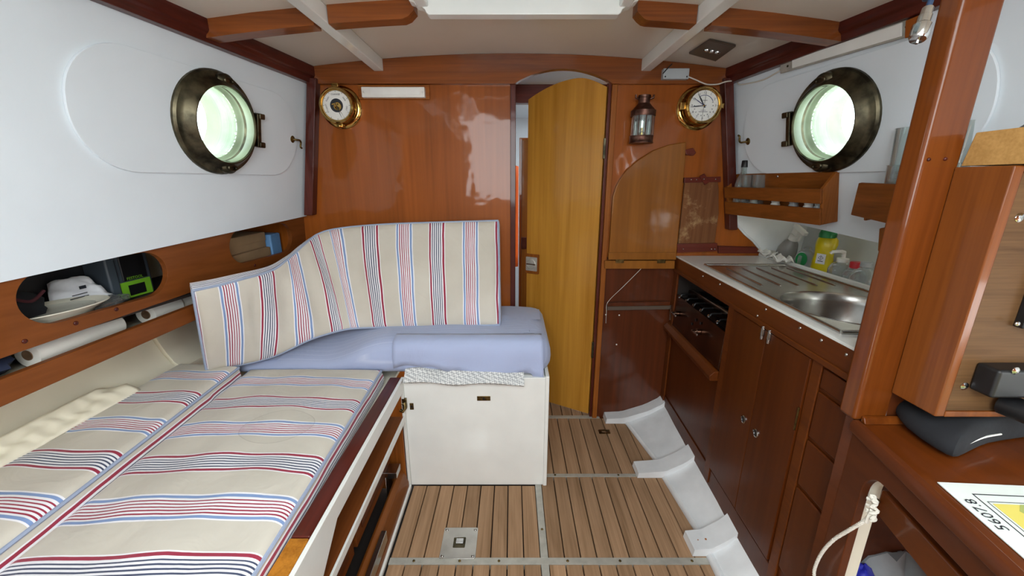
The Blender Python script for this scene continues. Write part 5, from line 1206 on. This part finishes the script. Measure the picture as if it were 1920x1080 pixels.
obj('back_reflector', MB().add([o+V3(.036*math.cos(a), .036*math.sin(a), z) for z in (zl[1], zl[2]) for a in [PI*i/12 for i in range(13)]], [(i, i+1, 14+i, 13+i) for i in range(12)]), 'chrome', ln, smooth=True)
L([(.040, zl[2]), (.047, zl[2]-.001), (.047, zl[3]-.002), (.044, zl[3]), (.030, zl[4]), (.022, zl[5]), (.022, zl[6]-.010), (.024, zl[6]-.008), (.024, zl[6]), (0, zl[6])], 'top', 'copper')
for s in (-1, 1): obj('handle_lug', MB().tube([o+V3(.022*s, 0, zl[6]-.012), o+V3(.034*s, -.004, zl[6]-.008), o+V3(.034*s, -.004, zl[6]+.002)], .004, 8), 'copper', ln, smooth=True)
obj('wall_bracket', MB().box(lx.x-.012, lx.x+.012, D-.012, D-.0005, zl[0]+.01, zl[3]), 'copper', ln, bevel=.002)
# ---- folding quarter-round table leaf
LP = [(1141, 486), (1146, 415), (1149, 370), (1155, 350), (1163, 335), (1174, 320), (1197, 300), (1225, 282), (1255, 271), (1287, 266), (1285, 302), (1268, 486)]
lf = thing('folding_leaf', 'folded quarter-round wooden table leaf hinged on the bulkhead', 'table leaf', PY(1204, 503, D))
obj('leaf', MB().prism([PY(a, b, D-.020) for a, b in LP], (0, .0185, 0)), 'leaf', lf, bevel=.004)
obj('leaf_rail', MB().prism([PY(a, b, D-.028) for a, b in ((1141, 474), (1268, 474), (1268, 487), (1141, 487))], (0, .0075, 0)), 'leaf', lf, bevel=.002)
hb = obj('hinge_board', MB().prism([PY(a, b, D-.028) for a, b in ((1134, 489), (1266, 489), (1265, 504), (1134, 504))], (0, .0265, 0)), 'leaf', lf, bevel=.003)
for px in (1162, 1240): p = PY(px, 490, D-.03); obj('hinge', MB().box(p.x-.018, p.x+.018, D-.031, D-.0285, p.z-.008, p.z+.008), 'brassdull', hb, bevel=.001)
p = PY(1296, 285, D-.02)
tag(obj('turn_button', MB().prism([PY(a, b, D-.020) for a, b in ((1284, 281), (1300, 277), (1306, 286), (1301, 292), (1286, 290))], (0, .0195, 0)), 'darkx', bevel=.003), 'small dark wooden turn button holding the folded table leaf', 'turn button')
stp = thing('board_strap', 'dark wooden strap with a diamond turn button above the chopping board', 'strap', PY(1316, 337, D))
so = obj('strap', MB().prism([PY(a, b, D-.016) for a, b in ((1283, 333), (1352, 331), (1352, 341), (1283, 343))], (0, .0155, 0)), 'darkx', stp, bevel=.002)
obj('diamond_button', MB().prism([PY(a, b, D-.022) for a, b in ((1312, 330), (1321, 325), (1331, 341), (1322, 347))], (0, .0055, 0)), 'darkx', stp, bevel=.002)
for px, py, yy in ((1296, 337, .016), (1320, 336, .022), (1342, 336, .016), (1306, 337, .016)): screw(stp, PY(px, py, D-yy), (0, -1, 0), .003, 'steel')
cb = obj('chopping_board', MB().prism([PY(a, b, D-.014) for a, b in ((1284, 342), (1346, 341), (1348, 352), (1348, 400), (1340, 457), (1272, 457))], (0, .013, 0)), 'board', bevel=.003)
tag(cb, 'stained wooden chopping board held against the bulkhead', 'chopping board')
bh = thing('board_holder', 'dark wooden ledge under the chopping board', 'ledge', PY(1308, 472, D))
obj('ledge', MB().prism([PY(a, b, D-.024) for a, b in ((1270, 457), (1346, 456), (1346, 471), (1270, 474))], (0, .0235, 0)), 'darkx', bh, bevel=.003)
obj('moulding', MB().prism([PY(a, b, D-.012) for a, b in ((1347, 461), (1418, 463), (1424, 475), (1347, 475))], (0, .0115, 0)), 'darkx', bh, bevel=.002)
for px in (1281, 1334, 1340): screw(bh, PY(px, 467, D-.024), (0, -1, 0), .003, 'steel')
# ledge and cord on the lower bulkhead
lg = thing('bulkhead_ledge', 'narrow wooden ledge with grey edge on the lower bulkhead beside the cooker', 'ledge', PY(1197, 582, D))
obj('ledge', MB().prism([PY(a, b, D-.024) for a, b in ((1139, 568), (1257, 566), (1257, 573), (1139, 575))], (0, .0235, 0)), 'bulk_dark', lg, bevel=.002)
obj('grey_strip', MB().prism([PY(a, b, D-.018) for a, b in ((1139, 575), (1257, 573), (1257, 580), (1139, 582))], (0, .0175, 0)), 'ventbrown', lg, bevel=.001)
tag(obj('thin_cord', MB().tube(catpts([PY(1202, 504, D-.02), PY(1170, 536, D-.02), PY(1140, 566, D-.026), PY(1137, 585, D-.02), PY(1136, 606, D-.01)], 4), .0010, 5), 'whitecable', smooth=True), 'thin pale cord hanging from the folding leaf to the ledge', 'cord')
for px, py in ((1161, 591), (1156, 646), (1136, 590)): screw(wf, PY(px, py, D), (0, -1, 0), .0035, 'whiteplastic', 'plug')
# ---- brass hooks on the cabin sides
for pl, px, py, sg, lab in ((WL, 548, 261, 1, 'small brass hook at the end of the left deadlight panel'), (WR, 1403, 265, 1, 'small brass hook at the end of the right deadlight panel')):
    o = pl.px(px, py, .0056); t = thing('brass_hook', lab, 'hook', o, 'brass hooks on the cabin sides'); N = pl.N; U = pl.U*sg; V = pl.V
    obj('rosette', MB().lathe([(.013, 0), (.013, .002), (.008, .005), (0, .006)], o, N, 20), 'brassdull', t, smooth=40)
    obj('hook', MB().tube(catpts([o+N*.004, o+N*.014+U*.006, o+N*.016+U*.020, o+N*.016+U*.028-V*.008*(1 if pl is WL else -1), o+N*.016+U*.026-V*.022*(1 if pl is WL else -1), o+N*.016+U*.034-V*.028*(1 if pl is WL else -1)], 5), .0036, 8), 'brassdull', t, smooth=True)
# ================================================================== THINGS IN THE LEFT LOCKER
zu = ZU+.0105
def stand(px, py, x): p = PX(px, py, x); return V3(p.x, p.y, zu)
dp_ = V3(-1.082, .868, 0)
di_ = thing('oval_dish', 'shallow oval grey dish with cream rim lying in the oval locker', 'dish', V3(dp_.x, dp_.y, zu))
obj('well', MB().lathe([(0, .029), (.058, .031), (.066, .039)], (0, 0, 0), (0, 0, 1), 40, cap=False), 'plate', di_, smooth=True, local=True)
obj('rim', MB().lathe([(.064, .037), (.086, .045), (.088, .043), (.064, .028), (.050, 0), (0, 0)], (0, 0, 0), (0, 0, 1), 40, cap=False), 'platerim', di_, smooth=40, local=True)
di_.rotation_euler = (0, 0, 1.35); di_.scale = (1.3, .85, 1)
b0 = stand(152, 552, -1.105)
pb = thing('paper_package', 'crumpled white printed paper package in the oval locker', 'package', b0)
rows = []
for i in range(11):
    r = []
    for j in range(9):
        s, t = i/10, j/8; wd_ = .058*(1-.45*t); r.append(V3((s-.5)*.04-.045*t, (s-.5)*2*wd_+.02*t, .028+.062*t*(1-.4*abs(s-.6))+.008*math.sin(5*s+7*t)*math.cos(6*t+s*3)))
    rows.append(r)
obj('paper', MB().grid(rows), 'paper', pb, smooth=True, local=True, solid=.004)
obj('printed_lines', MB().obox((.006, -.01, .045), (0, .022, 0), (.0006, 0, 0), (0, 0, .0010)).obox((.003, -.005, .052), (0, .018, 0), (.0006, 0, 0), (0, 0, .0010)).obox((-.004, .012, .066), (0, .008, 0), (.0006, 0, 0), (0, 0, .004)), 'ink', pb, local=True)
b0 = stand(196, 570, -1.075)
tag(obj('plastic_wrapper', blob(V3(b0.x, b0.y, zu+.018), .028, .06, .016, 9, amp=.25), 'clear2', smooth=True), 'crinkled clear plastic wrapper in front of the paper package', 'wrapper')
b0 = stand(252, 540, -1.11)
fc = thing('charger_case', 'slate grey battery charger with lime green label in the oval locker', 'charger', b0)
fr_ = V3(-.35, -.937, 0)  # facing
cX = V3(.85, -.30, 0).normalized(); 
# case axes: width W_ along the fascia, depth D_ outboard
Wd = V3(.06, .998, 0).normalized(); Dp = V3(-.998, .06, 0); O_ = V3(0, 0, 0)
obj('body', MB().obox(O_+Dp*.045+V3(0, 0, .066), Wd*.062, Dp*.045, V3(0, 0, .066)), 'slate', fc, bevel=.008, local=True)
obj('side_column', MB().obox(O_-Wd*.052+Dp*.030+V3(0, 0, .070), Wd*.014, Dp*.036, V3(0, 0, .069)), 'slate', fc, bevel=.006, local=True)
obj('dark_panel', MB().obox(O_+Wd*.010+V3(0, 0, .092), Wd*.036, Dp*.003, V3(0, 0, .040)), 'black', fc, bevel=.003, local=True)
gl = obj('green_label', MB().obox(O_+Wd*.006+V3(0, 0, .026), Wd*.046, Dp*.003, V3(0, 0, .024)), 'limegreen', fc, bevel=.002, local=True)
obj('display', MB().obox(O_+Wd*.006-Dp*.0032+V3(0, 0, .024), Wd*.024, Dp*.0008, V3(0, 0, .015)), 'black', gl, local=True)
obj('lettering', text_mb('FESTOOL', .0115, O_+Wd*.006-Dp*.0034+V3(0, 0, .058), Wd, V3(0, 0, 1), -Dp), 'limegreen', fc, local=True)
b0 = stand(120, 520, -1.18)
tag(obj('black_toolbox', MB().obox(V3(-1.225, .92, zu+.078), V3(.004, .15, 0), V3(-.045, .002, 0), V3(0, 0, .078)), 'black', bevel=.006), 'black plastic toolbox at the back of the oval locker', 'toolbox')
tag(obj('toolbox_edge', MB().tube(catpts([V3(-1.135, 1.075, zu+.008), V3(-1.135, 1.078, zu+.09), V3(-1.140, 1.065, zu+.125), V3(-1.145, 1.02, zu+.135)], 6), .004, 6), 'platerim', smooth=True), 'beige bent tube between toolbox and charger', 'tube')
tag(obj('dark_bag', blob(V3(-1.13, .80, zu+.052), .05, .09, .050, 21, amp=.12), 'blackcloth', smooth=True), 'black cloth bag with maroon strap at the left end of the oval locker', 'bag')
tag(obj('maroon_strap', MB().tube(catpts([V3(-1.082, .76, zu+.06), V3(-1.078, .80, zu+.085), V3(-1.078, .84, zu+.07), V3(-1.085, .875, zu+.085)], 6), .0035, 6), 'maroon', smooth=True), 'maroon strap across the black bag', 'strap')
tag(obj('maroon_pouch', blob(V3(-1.11, 1.265, zu+.065), .03, .04, .062, 31, amp=.1), 'maroon', smooth=True), 'maroon pouch at the right end of the oval locker', 'pouch')
cr = MB()
for k in range(5): cr.tube([V3(-1.055, 1.262, zu+.018+.008*k)+V3(0, .018*math.cos(a), .012*math.sin(a)+.004*math.sin(3*a+k)) for a in [2*PI*i/14 for i in range(14)]], .0045, 6, closed=True)
tag(obj('cord_coil', cr, 'rope', smooth=True), 'small coil of white cord beside the green labelled charger', 'cord')
# cardboard boxes in the second oval
for i, (z0, h, dx, lab) in enumerate(((zu, .072, 0, 'lower brown cardboard box in the small oval cut-out'), (zu+.0725, .06, -.012, 'upper brown cardboard box in the small oval cut-out'))):
    t = thing('cardboard_box', lab, 'box', V3(-1.07+dx, 1.47, z0), 'cardboard boxes in the small oval')
    obj('carton', MB().box(-.075, .075, -.125, .125, 0, h), 'card', t, bevel=.002, local=True); obj('flap', MB().box(.0755, .0775, -.12, .125, h*.45, h*.99), 'card', t, bevel=.0008, local=True)
tag(obj('blue_case', MB().obox(V3(-1.05, 1.640, zu+.06), V3(.06, .0, 0), V3(0, .035, 0), V3(0, 0, .06)), 'lightblue', bevel=.006), 'light blue case beside the cardboard boxes', 'case')
# rolls on the lower shelf
zl_ = ZS-.0225
def roll(name, lab, y0, y1, r, x, cat, rc=.020):
    c = V3(x, y0, zl_+r+.0005); t = thing(name, lab, cat, V3(x, (y0+y1)/2, zl_), 'paper rolls on the lower shelf')
    obj('paper', MB().lathe([(r, 0), (r, y1-y0), (rc, y1-y0), (rc, 0)], c, (0, 1, 0), 36, closed=True), 'tissue', t, smooth=40)
    obj('core', MB().lathe([(rc, -.001), (rc, y1-y0+.001), (rc-.0015, y1-y0+.001), (rc-.0015, -.001)], c, (0, 1, 0), 24, closed=True), 'cardcore', t, smooth=40)
roll('kitchen_roll', 'long white kitchen roll lying on the lower shelf', .80, 1.00, .029, -1.075, 'paper roll', .012)
roll('toilet_roll', 'white toilet roll with its open core facing aft', 1.075, 1.175, .029, -1.06, 'toilet roll', .013)
roll('toilet_roll', 'white toilet roll behind the other one near the back cushion', 1.19, 1.29, .029, -1.07, 'toilet roll', .013)
for i, (y, m, lab) in enumerate(((.72, 'navy', 'navy cloth bundle at the aft end of the lower shelf'), (.62, 'slate', 'grey bundle beyond the navy cloth on the lower shelf'))):
    tag(obj('cloth_bundle', blob(V3(-1.10, y, zl_+.030), .05, .055, .027, 40+i), m, smooth=True), lab, 'bundle')
